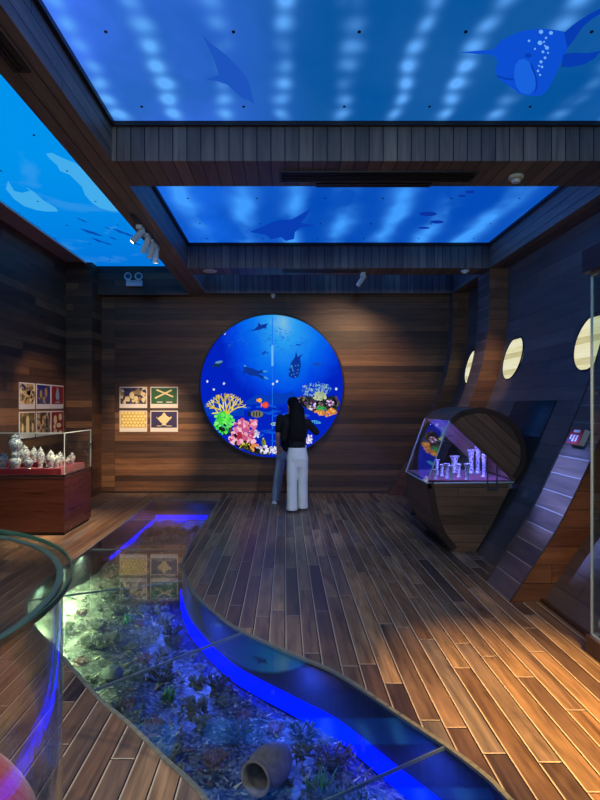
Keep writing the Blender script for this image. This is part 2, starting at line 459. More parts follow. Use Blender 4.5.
# hull wall and ribs
def hull_section(mb, off0, off1, y0, y1, m=0, mcap=None):
    poly = [(x+off0, z) for x, z in RIB]+[(x+off1, z) for x, z in reversed(RIB)]
    n = len(RIB); L = 0
    for i in range(n-1):
        p, q = RIB[i], RIB[i+1]; d = math.dist(p, q)
        mb.face([(p[0]+off0, y1, p[1]), (p[0]+off0, y0, p[1]), (q[0]+off0, y0, q[1]), (q[0]+off0, y1, q[1])], m,
                uv=[(y1, L), (y0, L), (y0, L+d), (y1, L+d)], smooth=True)
        mb.face([(p[0]+off1, y0, p[1]), (p[0]+off1, y1, p[1]), (q[0]+off1, y1, q[1]), (q[0]+off1, y0, q[1])], m,
                uv=[(y0, L), (y1, L), (y1, L+d), (y0, L+d)], smooth=True)
        L += d
        for y, rev in ((y0, 0), (y1, 1)):
            f = [(p[0]+off0, y, p[1]), (p[0]+off1, y, p[1]), (q[0]+off1, y, q[1]), (q[0]+off0, y, q[1])]
            if rev: f.reverse()
            mb.face(f, m if mcap is None else mcap)
    mb.face([(RIB[0][0]+off0, y0, 0), (RIB[0][0]+off0, y1, 0), (RIB[0][0]+off1, y1, 0), (RIB[0][0]+off1, y0, 0)], m)
    a = RIB[-1]
    mb.face([(a[0]+off0, y1, a[1]), (a[0]+off0, y0, a[1]), (a[0]+off1, y0, a[1]), (a[0]+off1, y1, a[1])], m)
    return mb
struct(hull_section(MB(), HOFF, HOFF+.12, 3.66, YB+.05).build('wall_hull', M['hull']))
for i, (y0, y1) in enumerate(((4.55, 5.09), (8.18, 8.67), (9.95, YB))):
    struct(hull_section(MB(), 0, HOFF+.01, y0, y1, 0, 1).build('trim_%d' % (13+i), [M['rib'], M['ribside']]))
# thin light strip where rib edge meets face
for i, y in enumerate((4.55, 5.09)):
    struct(MB().tube([(x-.004, y, z) for x, z in RIB], .006, 6).build('trim_%d' % (16+i), M['steel'] if False else M['trimwood']))
# skirting strips at hull foot
struct(MB().box(2.075, 2.10, 3.66, 4.55, 0, .03).build('baseboard_hull', M['barreltrim']))

# dark backing panel on the hull behind the barrel case
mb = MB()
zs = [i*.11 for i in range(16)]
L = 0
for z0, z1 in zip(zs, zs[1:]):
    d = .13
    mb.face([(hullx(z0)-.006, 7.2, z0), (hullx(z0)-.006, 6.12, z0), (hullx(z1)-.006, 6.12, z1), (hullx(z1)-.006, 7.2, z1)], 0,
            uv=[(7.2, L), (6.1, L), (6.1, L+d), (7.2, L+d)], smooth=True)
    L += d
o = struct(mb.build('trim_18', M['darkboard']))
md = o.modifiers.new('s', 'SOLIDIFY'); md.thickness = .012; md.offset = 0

# portholes
def port_mat():
    t = NT('lit_porthole_boards'); co = t.n('ShaderNodeTexCoord').outputs['Object']
    sep = t.n('ShaderNodeSeparateXYZ', {0: co})
    row = t.m('FLOOR', t.m('MULTIPLY', sep.outputs[2], 13.0))
    r = t.n('ShaderNodeTexWhiteNoise', {'W': row}, noise_dimensions='1D').outputs[0]
    g = t.noise(t.vec(t.m('MULTIPLY', sep.outputs[1], 3.0), t.m('MULTIPLY', sep.outputs[2], 40.0)), 1.0, 3)
    x = t.m('ADD', t.m('MULTIPLY', r, .5), t.m('MULTIPLY', g, .5))
    c = t.ramp(x, [(.15, lin(190, 178, 130)), (.5, lin(228, 222, 176)), (.9, lin(244, 240, 214))])
    e = t.n('ShaderNodeEmission', {0: c, 1: .95}); t.surf(e.outputs[0]); return t.mat
M['port'] = port_mat()
def porthole(i, y):
    z = 2.25; x = hullx(z)
    s = Vector((hullx(z+.05)-hullx(z-.05), 0, .1)).normalized()   # up along the hull
    n = Vector((-s.z, 0, s.x)); c = Vector((x, y, z))
    R = .31
    ring = [c+n*.012+R*(math.cos(a)*Vector((0, 1, 0))+math.sin(a)*s) for a in [2*PI*k/48 for k in range(48)]]
    o = struct(MB().tube(ring, .010, 8, closed=True).build('window_%d' % i, M['black']),
               'round lit porthole in the dark hull wall')
    d = MB(); d.cyl(c+n*.001, c+n*.012, R, 48, smooth=False)
    d.build('pane', M['port'], o)
for i, y in enumerate((5.78, 7.76, 9.45)): porthole(i+1, y)

# ------------------------------------------------------------------ backlit ceiling panels
def flatpoly(mb, pts, m=0): mb.face(pts, m, uv=[(0, 0)]*len(pts))
def ceil_poly(pix, z):
    pts = []
    for u, v in pix:
        y = (z-HC)*F/(V0-v); pts.append(Vector(((u-U0)*y/F, y, z)))
    n = Vector((0, 0, 0))
    for i in range(len(pts)): n += pts[i].cross(pts[(i+1) % len(pts)])
    if n.z > 0: pts.reverse()
    return pts
def thinshape(mb, pts, m=0, t=.002):               # printed film cut-out: thin prism facing down
    c = [p+Vector((0, 0, t)) for p in pts]
    flatpoly(mb, pts, m); flatpoly(mb, list(reversed(c)), m)
    for i in range(len(pts)):
        j = (i+1) % len(pts)
        flatpoly(mb, [pts[j], pts[i], c[i], c[j]], m)
def screws(parent, xs, ys, z):
    for x in xs:
        for y in ys:
            MB().cyl((x, y, z-.006), (x, y, z+.001), .011, 10).build('screw', M['black'], parent)
ZS = ZP-.004
def backlit(label, x0, x1, y0, y1, z, mat, group='backlit ceiling panels'):
    t = thing('backlit_ceiling_panel', label, 'ceiling panel', ((x0+x1)/2, (y0+y1)/2, z))
    MB().box(x0, x1, y0, y1, z, z+.03).build('lit_sheet', mat, t)
    return t
XS = .80
pA = backlit('backlit blue ceiling panel nearest, left sheet with a small shark printed on it', -1.39, XS-.002, 1.55, 4.56, ZP, M['panel1'])
pB = backlit('backlit blue ceiling panel nearest, right sheet with the big whale shark printed on it', XS+.002, 2.96, 1.55, 4.56, ZP, M['panel1'])
pC = backlit('backlit blue ceiling panel beyond the wide cross beam, left sheet with a swimming dolphin', -1.39, XS-.002, 5.15, 8.15, ZQ, M['panel2'])
pD = backlit('backlit blue ceiling panel beyond the wide cross beam, right sheet with a faint turtle', XS+.002, 2.96, 5.15, 8.15, ZQ, M['panel2'])
pE = backlit('narrow backlit blue ceiling panel in the last bay above the back wall', -1.39, 2.96, 8.63, 9.97, ZQ, M['panel2'])
screws(pA, (-1.11, -.32, .46), (2.6, 3.47, 4.34), ZP); screws(pB, (1.12, 1.9, 2.68), (2.6, 3.47, 4.34), ZP)
screws(pC, (-1.11, -.32, .46), (5.5, 6.4, 7.3, 7.95), ZQ); screws(pD, (1.12, 1.9, 2.68), (5.5, 6.4, 7.3, 7.95), ZQ)
LZ = 4.075
lp = []
for y0, y1, lab in ((1.9, 4.626, 'sky blue backlit ceiling panel at left, nearest sheet at the photo edge'),
                    (4.63, 7.196, 'sky blue backlit ceiling panel at left, middle sheet with pale cloud patches'),
                    (7.2, 9.98, 'sky blue backlit ceiling panel at left, farthest sheet with a shoal of fish')):
    p = backlit(lab, -3.43, -1.73, y0, y1, LZ, M['panelL']); lp.append(p)
    screws(p, (-3.0, -2.3), [y0+.5, (y0+y1)/2, y1-.4], LZ)
# printed whale shark
mb = MB()
body = [(460, 52.5), (478, 51), (493, 50), (501, 41), (510, 36), (520, 32), (530, 30), (541, 29), (553, 30), (565, 32), (568, 48), (561, 62), (557, 72), (552, 82), (547, 91), (540, 96), (530, 96), (520, 94), (512, 88), (504, 83), (498, 78), (495, 70), (498, 61), (493, 55), (478, 54)]
def ceil_shape(mb, pix, m, layer=1, z=None):
    thinshape(mb, ceil_poly(pix, (z or ZP)-.0025*layer), m)
ceil_shape(mb, body, 0, 1)
ceil_shape(mb, [(564, 33), (572, 26), (579, 21), (590, 14), (602, 8), (603, 12), (592, 19), (582, 28), (574, 40), (567, 49)], 1, 1)
ceil_shape(mb, [(563, 54), (575, 53), (588, 53.5), (601, 51), (594, 59), (584, 64.5), (572, 67), (561, 67)], 1, 1)
ceil_shape(mb, [(515, 66), (519, 60), (524, 59), (529, 62), (533, 70), (536, 80), (535, 89), (529.5, 94.5), (521, 93), (516, 86), (514, 76)], 2, 2)
ceil_shape(mb, [(497, 75.5), (505, 78), (514, 79), (514, 80.4), (505, 79.6), (497, 77)], 1, 2)
ceil_shape(mb, [(525, 54), (530, 53.5), (532, 56), (529, 58), (525, 57)], 1, 3)
ceil_shape(mb, [(530, 62), (533, 66), (537, 78), (537.5, 88), (534, 94), (536, 86), (535, 77), (531, 67)], 1, 3)
for u, v, r in ((541, 32, 2.2), (551, 33, 2), (540, 43, 2.4), (546, 38, 1.2), (547, 48, 2), (543, 52, 1.4), (545, 58, 1.4), (541, 62, 1.6), (542, 67, 1.3), (538, 71, 1.2), (540, 75, 1.1), (544, 42, 1.0), (529, 41, 1.2), (548, 53, 1.0), (539, 66, .9), (535, 49, 1), (545, 46, .9)):
    ceil_shape(mb, [(u+r*math.cos(2*PI*k/8), v+.9*r*math.sin(2*PI*k/8)) for k in range(8)], 3, 3)
mb.build('printed_whale_shark', [emit('whale_blue', lin(12, 78, 208)), emit('whale_fin', lin(6, 60, 176)), emit('whale_belly', lin(24, 98, 222)), M['p_light']], pB)
mb = MB()
ceil_shape(mb, [(202, 35), (210, 43), (218, 49), (228, 57), (238, 67), (246, 77), (250, 86), (254, 104), (248, 100), (242, 98), (234, 91), (228, 85), (217, 81), (206, 80), (213, 77), (219, 75), (216, 66), (213, 57), (208, 47)], 0, 1)
mb.build('printed_shark', emit('shark_blue', lin(30, 84, 190)), pA)
mb = MB()
ceil_shape(mb, [(250, 232), (262, 227), (271, 222.5), (281, 220), (292, 219.5), (300, 215), (311, 208.5), (306, 217), (301, 223), (316, 225.5), (300, 228), (295, 232), (294, 239), (286, 241), (281, 237), (271, 239.5), (266, 235), (256, 233)], 0, 1, ZQ)
mb.build('printed_dolphin', emit('dolphin_blue', lin(8, 62, 178)), pC)
mb = MB()
for (u, v, a, b) in ((428, 214, 9, 2.2), (437, 222, 7, 1.6), (424, 228, 6, 1), (470, 192, 5, 1.5), (462, 196, 4, 1)):
    ceil_shape(mb, [(u+a*math.cos(2*PI*k/10), v+b*math.sin(2*PI*k/10)) for k in range(10)], 0, 1, ZQ)
mb.build('printed_turtle', M['p_dark'], pD)
mb = MB()
for (u, v, l) in ((80, 219, 4), (84, 221, 4), (88, 231, 9), (95, 233, 9), (98, 240, 8), (107, 243, 6), (120, 231, 9), (128, 234, 8), (108, 228, 4), (136, 243, 6), (113, 238, 5), (146, 250, 6)):
    pix = [(u-l*.9, v-l*.28), (u-l*.2, v-l*.12), (u+l, v+l*.4), (u, v+l*.22)]
    pts = []
    for a, b in pix:
        y = (LZ-.0025-HC)*F/(V0-b); pts.append(Vector(((a-U0)*y/F, y, LZ-.0025)))
    n = (pts[1]-pts[0]).cross(pts[2]-pts[1])
    if n.z > 0: pts.reverse()
    thinshape(mb, pts)
clouds = ([(46, 154), (52, 153), (62, 158), (75, 163), (86, 172), (96, 184), (107, 197), (117, 208.5), (119, 211.5), (110, 211), (100, 208), (92, 203), (85, 195), (82, 187), (76, 181), (70, 175), (60, 171), (57, 165), (50, 159)],
          [(8, 181), (14, 191), (22, 193), (30, 191), (26, 187.5), (34, 192), (44, 201), (56, 208), (58, 211.5), (46, 211.5), (36, 210), (24, 206), (14, 199), (6, 189)])
for pix in clouds:
    m3 = MB(); pts = []
    for a, b in pix:
        y = (LZ-.0025-HC)*F/(V0-b); pts.append(Vector(((a-U0)*y/F, y, LZ-.0025)))
    n = Vector((0, 0, 0))
    for i in range(len(pts)): n += pts[i].cross(pts[(i+1) % len(pts)])
    if n.z > 0: pts.reverse()
    thinshape(m3, pts)
    m3.build('printed_cloud', emit('cloud_blue', lin(66, 172, 236)), lp[1])
o = mb.build('printed_fish_shoal', emit('shoal_blue', lin(10, 70, 170)), lp[2]); o['kind'] = 'stuff'

# ------------------------------------------------------------------ round backlit sea picture
def disc_mat():
    t = NT('round_sea_print'); co = t.n('ShaderNodeTexCoord').outputs['Object']
    sep = t.n('ShaderNodeSeparateXYZ', {0: co}); x, z = sep.outputs[0], sep.outputs[2]
    dx = t.m('MULTIPLY', t.m('SUBTRACT', x, .22), .85); dz = t.m('MULTIPLY', t.m('SUBTRACT', z, 1.15), .62)
    d = t.m('SQRT', t.m('ADD', t.m('MULTIPLY', dx, dx), t.m('MULTIPLY', dz, dz)))
    nz = t.m('MULTIPLY', t.m('SUBTRACT', t.noise(co, 2.2, 5, .6, .8), .5), .35)
    d = t.m('ADD', d, nz)
    c = t.ramp(d, [(0.0, lin(120, 190, 225)), (.2, lin(40, 156, 240)), (.5, lin(6, 112, 238)), (.78, lin(2, 70, 226)), (1.0, lin(2, 34, 190))])
    e = t.n('ShaderNodeEmission', {0: c, 1: 1.0}); t.surf(e.outputs[0]); return t.mat
CX, CZ, CR = -.24, 1.944, 1.287
YD = YB-.06
aq = thing('round_sea_picture', 'large round backlit undersea picture in the back wall', 'picture', (CX, YB, CZ))
ring = [(CX+(CR+.012)*math.cos(2*PI*k/96), YD-.005, CZ+(CR+.012)*math.sin(2*PI*k/96)) for k in range(96)]
mb = MB()
mb.lathe([(CR, -.06), (CR+.03, -.06), (CR+.03, .02), (CR, .02), (CR, -.06)], (CX, YD, CZ), 96, 0, (0, 1, 0))
mb.build('rim', M['trimwood'], aq)
disc = MB().cyl((CX, YD, CZ), (CX, YD+.05, CZ), CR+.005, 96, smooth=False).build('lit_sheet', disc_mat(), aq, origin=(CX, YD, CZ))
def dpix(u, v, lay):
    p = at(u, v, YB-.05); p.y = YD-.0015*lay; return p
def dshape(mb, pix, m=0, lay=1):
    pts = [dpix(u, v, lay) for u, v in pix]
    n = Vector((0, 0, 0))
    for i in range(len(pts)): n += pts[i].cross(pts[(i+1) % len(pts)])
    if n.y > 0: pts.reverse()
    mb.face(pts, m, uv=[(0, 0)]*len(pts))
    c = [p+Vector((0, .001, 0)) for p in pts]
    for i in range(len(pts)):
        j = (i+1) % len(pts); mb.face([pts[j], pts[i], c[i], c[j]], m, uv=[(0, 0)]*4)
def inside(u, v, r=0): return math.hypot(u-271.8, v-386)+r < 70.3
def dell(mb, u, v, a, b, m=0, lay=1, rot=0, n=12, jag=0):
    pts = []
    for k in range(n):
        t = 2*PI*k/n; g = 1+jag*random.uniform(-1, 1)
        p, q = a*g*math.cos(t), b*g*math.sin(t)
        uu, vv = u+p*math.cos(rot)-q*math.sin(rot), v+p*math.sin(rot)+q*math.cos(rot)
        d = math.hypot(uu-271.8, vv-386)
        if d > 70.2: uu, vv = 271.8+(uu-271.8)*70.2/d, 386+(vv-386)*70.2/d
        pts.append((uu, vv))
    dshape(mb, pts, m, lay)
E = lambda n, r, g, b: emit(n, lin(r, g, b))
# seam, far reef line
mb = MB(); dshape(mb, [(272, 318), (272.8, 318), (272.8, 455), (272, 455)], 0, 1); dshape(mb, [(271.4, 345), (273.4, 345), (273.4, 366), (271.4, 366)], 1, 2)
mb.build('sheet_seam', [E('seam_blue', 30, 110, 235), E('seam_glint', 110, 180, 250)], aq)
mb = MB()
dshape(mb, [(245, 402), (255, 396), (262, 394), (268, 396), (275, 392), (283, 394), (292, 391), (298, 398), (298, 403), (245, 405)], 0, 1)
dshape(mb, [(204, 404), (214, 396), (226, 398), (236, 402), (244, 408), (244, 416), (206, 416)], 0, 1)
for k in range(60): 
    u, v = random.uniform(225, 310), random.uniform(405, 445)
    if inside(u, v, 6): dell(mb, u, v, random.uniform(3, 8), random.uniform(.6, 1.6), 1 if k % 2 else 2, 2, random.uniform(-.3, .3), 8, .3)
mb.build('printed_far_reef', [E('far_reef', 6, 60, 185), E('far_reef_dark', 2, 40, 170), E('far_reef_mid', 14, 84, 214)], aq)
# dolphin, divers, turtle, fish
NAV = E('print_silhouette', 12, 52, 150); TEAL = E('print_silhouette_light', 60, 150, 225)
mb = MB()
dshape(mb, [(249, 331), (254, 329.5), (258, 326), (258, 322.5), (261, 325), (266, 324), (268, 323), (266.5, 326), (266, 329), (264.5, 328), (259, 330), (253, 331)], 0, 3)
mb.build('printed_dolphin', NAV, aq)
mb = MB()
dshape(mb, [(243, 374), (244, 368), (243, 365), (247, 367), (254, 369), (258, 371), (262, 370), (267, 371), (267, 373), (262, 373), (258, 374), (264, 376.5), (268, 378), (267, 380), (262, 379), (257, 376), (250, 375.5), (246, 373)], 0, 3)
dell(mb, 265, 371.5, 2.4, 1, 1, 4, .1); dell(mb, 266, 378, 2.6, 1.2, 1, 4, .4); dell(mb, 245, 366, 1.5, .8, 1, 4, .5)
mb.build('printed_diver', [NAV, TEAL], aq)
mb = MB()
dshape(mb, [(288.5, 376), (289, 370), (291, 363), (293, 360), (295, 357), (296, 351), (297.5, 357), (303, 354), (300, 358), (301, 365), (300, 371), (298, 377), (293, 378.5)], 0, 3)
for k in range(16): dell(mb, random.uniform(289, 299), random.uniform(364, 378), .8, .5, 1, 4, random.random()*3, 6)
mb.build('printed_diver', [NAV, TEAL], aq)
mb = MB()
dshape(mb, [(211, 368), (214, 364), (217, 361.5), (224, 361), (221, 364), (219, 368), (216, 366)], 0, 3); dell(mb, 219, 362.2, 4, 1.3, 1, 4, -.2)
mb.build('printed_turtle', [E('turtle_dark', 16, 50, 80), E('turtle_shell', 90, 140, 190)], aq)
for k, (u, v, a, b, r) in enumerate(((316.5, 364.5, 4, 2, .1), (264, 353, 2.8, 1.3, -.7), (230, 346, 2.5, .9, -.6), (277, 411.5, 2.4, 1.2, 0), (298, 345, 2, .8, .2))):
    mb = MB(); dell(mb, u, v, a, b, 0, 3, r); dshape(mb, [(u+a*.7, v), (u+a*1.6, v-b), (u+a*1.5, v+b)], 0, 3)
    mb.build('printed_fish', E('far_fish', 16, 74, 196), aq)
mb = MB()
for k in range(70):
    u, v = random.gauss(262, 16), random.gauss(337, 6)
    if inside(u, v, 4): dell(mb, u, v, random.uniform(.8, 2), .4, 0, 2, random.uniform(-.2, .5), 6)
mb.build('printed_fish_shoal', E('shoal', 20, 104, 214), aq)['kind'] = 'stuff'
def fish(u, v, a, b, c1, c2, r=0):
    mb = MB(); dell(mb, u, v, a, b, 0, 5, r); dshape(mb, [(u-a*.8, v), (u-a*1.5, v-b*.9), (u-a*1.4, v+b*.9)], 1, 5)
    for k in range(3): dell(mb, u-a*.5+k*a*.45, v, a*.1, b*.8, 1, 6)
    mb.build('printed_fish', [c1, c2], aq)
fish(265.5, 405, 3.1, 3.2, E('fish_red', 232, 50, 40), E('fish_orange', 250, 120, 60))
fish(259.7, 400.3, 2.2, 2.1, E('fish_yellow', 250, 190, 50), E('fish_amber', 240, 140, 30))
fish(257, 414, 6.2, 3.6, E('grouper_tan', 120, 116, 92), E('grouper_dark', 20, 30, 44))
fish(274, 424, 3, 1.8, E('fish_pale', 150, 190, 215), E('fish_slate', 40, 70, 130)); fish(316, 422, 5, 1.6, E('fish_aqua', 70, 160, 220), E('fish_deep', 20, 80, 180), .2)
for (u, v) in ((207.5, 381.5), (224, 383.5), (214, 389.6), (277, 381.5), (224.5, 333.5), (336, 389), (273, 384)):
    mb = MB(); dell(mb, u, v, 1.2, 1.3, 0, 4, 0, 8, .2); mb.build('printed_fish', E('speck_fish', 205, 220, 250), aq)
# corals
def cluster(name, cols, region, n, r0, r1, lay=4, jag=.3, dk=None):
    mb = MB(); mats = [E(name+'_c%d' % i, *c) for i, c in enumerate(cols)]
    for k in range(n):
        u0, v0, a, b = region[k % len(region)]
        t = random.random()*2*PI; q = math.sqrt(random.random())
        u, v = u0+a*q*math.cos(t), v0+b*q*math.sin(t)
        if not inside(u, v, 1): continue
        r = random.uniform(r0, r1)
        dell(mb, u, v, r, r*random.uniform(.55, 1), random.randrange(len(cols)), lay+k*.06, random.random()*3, 8, jag)
    return mb.build(name, mats, aq)
cluster('printed_dark_rocks', [(10, 16, 24), (40, 44, 30), (70, 66, 30), (24, 40, 34)], [(222, 432, 10, 8), (238, 442, 12, 8), (250, 448, 8, 5), (262, 450, 8, 4)], 110, 1.2, 3, 4)
_c = cluster
def cluster(name, cols, region, n, *a):
    for r in region: _c(name, cols, [r], n//len(region), *a)
def branch(mb, u, v, ang, l, w, dep, m):
    u2, v2 = u+l*math.cos(ang), v+l*math.sin(ang)
    if not inside(u2, v2, 1): return
    nx, ny = -math.sin(ang)*w, math.cos(ang)*w
    dshape(mb, [(u+nx, v+ny), (u-nx, v-ny), (u2-nx*.7, v2-ny*.7), (u2+nx*.7, v2+ny*.7)], m, 5+dep*.2)
    if dep:
        for s in (-.45, .4): branch(mb, u2, v2, ang+s+random.uniform(-.15, .15), l*.78, w*.8, dep-1, random.randrange(3))
mb = MB()
for a in (-2.75, -2.3, -1.9, -1.5, -1.1, -.75): branch(mb, 226, 416, a, 8.2, .95, 3, 0)
mb.build('printed_branching_coral', [E('branch_yellow', 222, 196, 60), E('branch_ochre', 190, 160, 50), E('branch_lemon', 236, 224, 110)], aq)
cluster('printed_green_coral', [(60, 210, 60), (100, 236, 80), (30, 160, 50), (140, 240, 120), (70, 200, 110)], [(223, 417, 8, 5), (222, 428, 8, 6), (228, 422, 5, 6), (217, 426, 4, 4)], 170, 1.0, 2.6, 5)
cluster('printed_pink_coral', [(220, 120, 160), (236, 160, 186), (196, 84, 130), (244, 190, 206), (170, 40, 70)], [(242, 426, 8, 6), (238, 438, 8, 6), (249, 436, 7, 7), (253, 424, 3, 3)], 240, 1.0, 2.9, 7)
cluster('printed_orange_coral', [(220, 120, 60), (236, 160, 90), (150, 50, 30)], [(254, 447, 4, 4)], 40, .8, 1.8, 8)
cluster('printed_yellow_coral', [(210, 200, 60), (150, 160, 40), (90, 110, 30)], [(244, 446, 6, 3), (264, 442, 2, 3)], 50, .7, 1.6, 8)
cluster('printed_white_coral', [(226, 222, 240), (200, 196, 226), (240, 236, 246), (176, 170, 210)], [(262, 449, 6, 4), (270, 451, 6, 4), (277, 450, 5, 4), (309, 439, 4, 4), (256, 434, 3, 4), (303, 446, 4, 3)], 150, .7, 1.8, 9)
cluster('printed_reef', [(14, 18, 30), (60, 50, 60), (90, 60, 96), (26, 40, 44), (110, 110, 80)], [(312, 403, 15, 6), (325, 405, 14, 8), (332, 403, 8, 7), (306, 401, 8, 4)], 240, 1.2, 3, 4)
cluster('printed_fan_coral', [(110, 160, 200), (60, 110, 190), (150, 180, 200), (30, 90, 190)], [(315, 387, 12, 5), (309, 392, 7, 5), (324, 389, 7, 5)], 170, .5, 1.3, 5)
cluster('printed_dome_coral', [(176, 190, 150), (150, 170, 140), (200, 206, 170)], [(319, 396, 6, 4)], 60, 1, 2, 14)
cluster('printed_orange_reef', [(220, 140, 60), (190, 110, 50), (240, 180, 100)], [(333, 411, 6, 3), (326, 414, 7, 2.4), (320, 412, 5, 2)], 80, .8, 1.6, 14)
cluster('printed_sea_plants', [(30, 140, 60), (60, 170, 80)], [(321, 408, 4, 2)], 24, .8, 1.6, 16)
cluster('printed_purple_reef', [(190, 120, 190), (220, 160, 210), (230, 220, 240)], [(312, 406, 4, 4), (330, 403, 4, 3)], 30, .6, 1.3, 16)

# ------------------------------------------------------------------ posters
def poster(label, origin, ex, en, bg, draw=None, caption=True, size=(.5, .385)):
    """ex: direction of picture width, en: outward normal"""
    w, h = size; ex, en = Vector(ex), Vector(en); ez = Vector((0, 0, 1)); o0 = Vector(origin)
    t = thing('poster', label, 'poster', o0)
    def P(x, z, d): return o0+ex*x+ez*z+en*d
    mb = MB(); c = P(w/2, h/2, .006); mb.obox(c, ex*w/2, en*.005, ez*h/2); mb.build('sheet', M['paper'], t)
    z0 = .075 if caption else .02
    mb = MB(); mb.obox(P(w/2, (h-.018+z0)/2, .012), ex*(w/2-.016), en*.001, ez*(h-.018-z0)/2); pic = mb.build('printed_photo', bg, t)
    if caption:
        mb = MB(); mb.obox(P(w/2, .04, .0118), ex*(w*.3), en*.0008, ez*.004); mb.build('caption_strip', M['grey'], t)
    if draw:
        for nm, mat, polys in draw:
            mb = MB()
            for k, pl in enumerate(polys):
                pts = [P(x*w, z*h, .0142+.0004*k) for x, z in pl]
                b = [p-en*.0012 for p in pts]
                n = (pts[1]-pts[0]).cross(pts[2]-pts[1])
                mb.face(pts if n.dot(en) > 0 else pts[::-1], 0, uv=[(0, 0)]*len(pts))
                for i in range(len(pts)):
                    j = (i+1) % len(pts); mb.face([pts[j], pts[i], b[i], b[j]], 0, uv=[(0, 0)]*4)
            mb.build(nm, mat, t)
    return t
def EL(x, z, a, b, n=14, r=0): return [(x+a*math.cos(2*PI*k/n)*math.cos(r)-b*math.sin(2*PI*k/n)*math.sin(r), z+a*math.cos(2*PI*k/n)*math.sin(r)+b*math.sin(2*PI*k/n)*math.cos(r)) for k in range(n)]
P_CREAM = plain('ink_cream', lin(226, 206, 150), .5); P_WHITE = plain('ink_white', lin(232, 222, 205), .5); P_DARK = plain('ink_dark', lin(30, 24, 26), .5)
P_BLUE = plain('ink_blue', lin(30, 46, 120), .5); P_TAN = plain('ink_tan', lin(176, 134, 78), .5)
mot1 = mottle('print_porcelain_heap', [lin(24, 30, 84), lin(60, 50, 70), lin(150, 120, 80), lin(222, 200, 150), lin(236, 222, 180)], 16)
mot2 = mottle('print_wreck_finds', [lin(52, 38, 26), lin(190, 150, 90), lin(230, 205, 150), lin(244, 230, 190)], 26)
mot3 = mottle('print_figurines', [lin(24, 34, 110), lin(30, 48, 140), lin(60, 50, 60), lin(206, 170, 120)], 14)
mot4 = mottle('print_gallery', [lin(84, 66, 36), lin(130, 104, 56), lin(196, 168, 104)], 18)
mot5 = mottle('print_divers', [lin(40, 34, 40), lin(120, 96, 76), lin(206, 176, 120), lin(70, 60, 70)], 13)
green = plain('ink_green', lin(40, 92, 52), .5); navy = plain('ink_purple_navy', lin(50, 40, 84), .5); red = plain('ink_red', lin(140, 20, 34), .5); ylw = plain('ink_yellow', lin(206, 170, 84), .5)
ey = -1
bx = [(-3.01, 1.545), (-2.45, 1.545), (-3.01, 1.112), (-2.45, 1.112)]
tureen = [(.25, .62), (.3, .68), (.42, .78), (.47, .9), (.53, .9), (.58, .78), (.7, .68), (.76, .74), (.78, .66), (.7, .56), (.62, .44), (.56, .38), (.6, .3), (.4, .3), (.44, .38), (.38, .44), (.3, .56), (.22, .66), (.24, .74)]
poster('poster of a heap of blue and white porcelain, upper left of four on back wall', (bx[0][0], YB, bx[0][1]), (1, 0, 0), (0, -1, 0), mot1,
       [('printed_jars', P_CREAM, [EL(.45, .6, .09, .16), EL(.3, .42, .08, .12), EL(.6, .45, .08, .12), EL(.5, .33, .06, .07), EL(.2, .33, .05, .06)])])
poster('green poster with two crossed cream sticks, upper right of four on back wall', (bx[1][0], YB, bx[1][1]), (1, 0, 0), (0, -1, 0), green,
       [('printed_sticks', P_CREAM, [[(.18, .43), (.16, .5), (.76, .88), (.8, .82)], [(.2, .84), (.24, .9), (.84, .56), (.82, .5)]]), ('printed_note', P_WHITE, [[(.24, .3), (.44, .3), (.44, .26), (.24, .26)]]), ('printed_note', P_WHITE, [[(.58, .3), (.8, .3), (.8, .26), (.58, .26)]])])
poster('yellow poster filled with rows of round bowls, lower left of four on back wall', (bx[2][0], YB, bx[2][1]), (1, 0, 0), (0, -1, 0), ylw,
       [('printed_bowls', plain('ink_bowl', lin(240, 220, 140), .5), [EL(.12+.125*i+(.06 if j % 2 else 0), .3+.145*j, .054, .062, 10) for j in range(5) for i in range(7) if .12+.125*i+(.06 if j % 2 else 0) < .93])])
poster('purple poster with a white lidded tureen, lower right of four on back wall', (bx[3][0], YB, bx[3][1]), (1, 0, 0), (0, -1, 0), navy,
       [('printed_tureen', P_CREAM, [tureen, EL(.32, .28, .1, .02), EL(.68, .28, .12, .02)])])
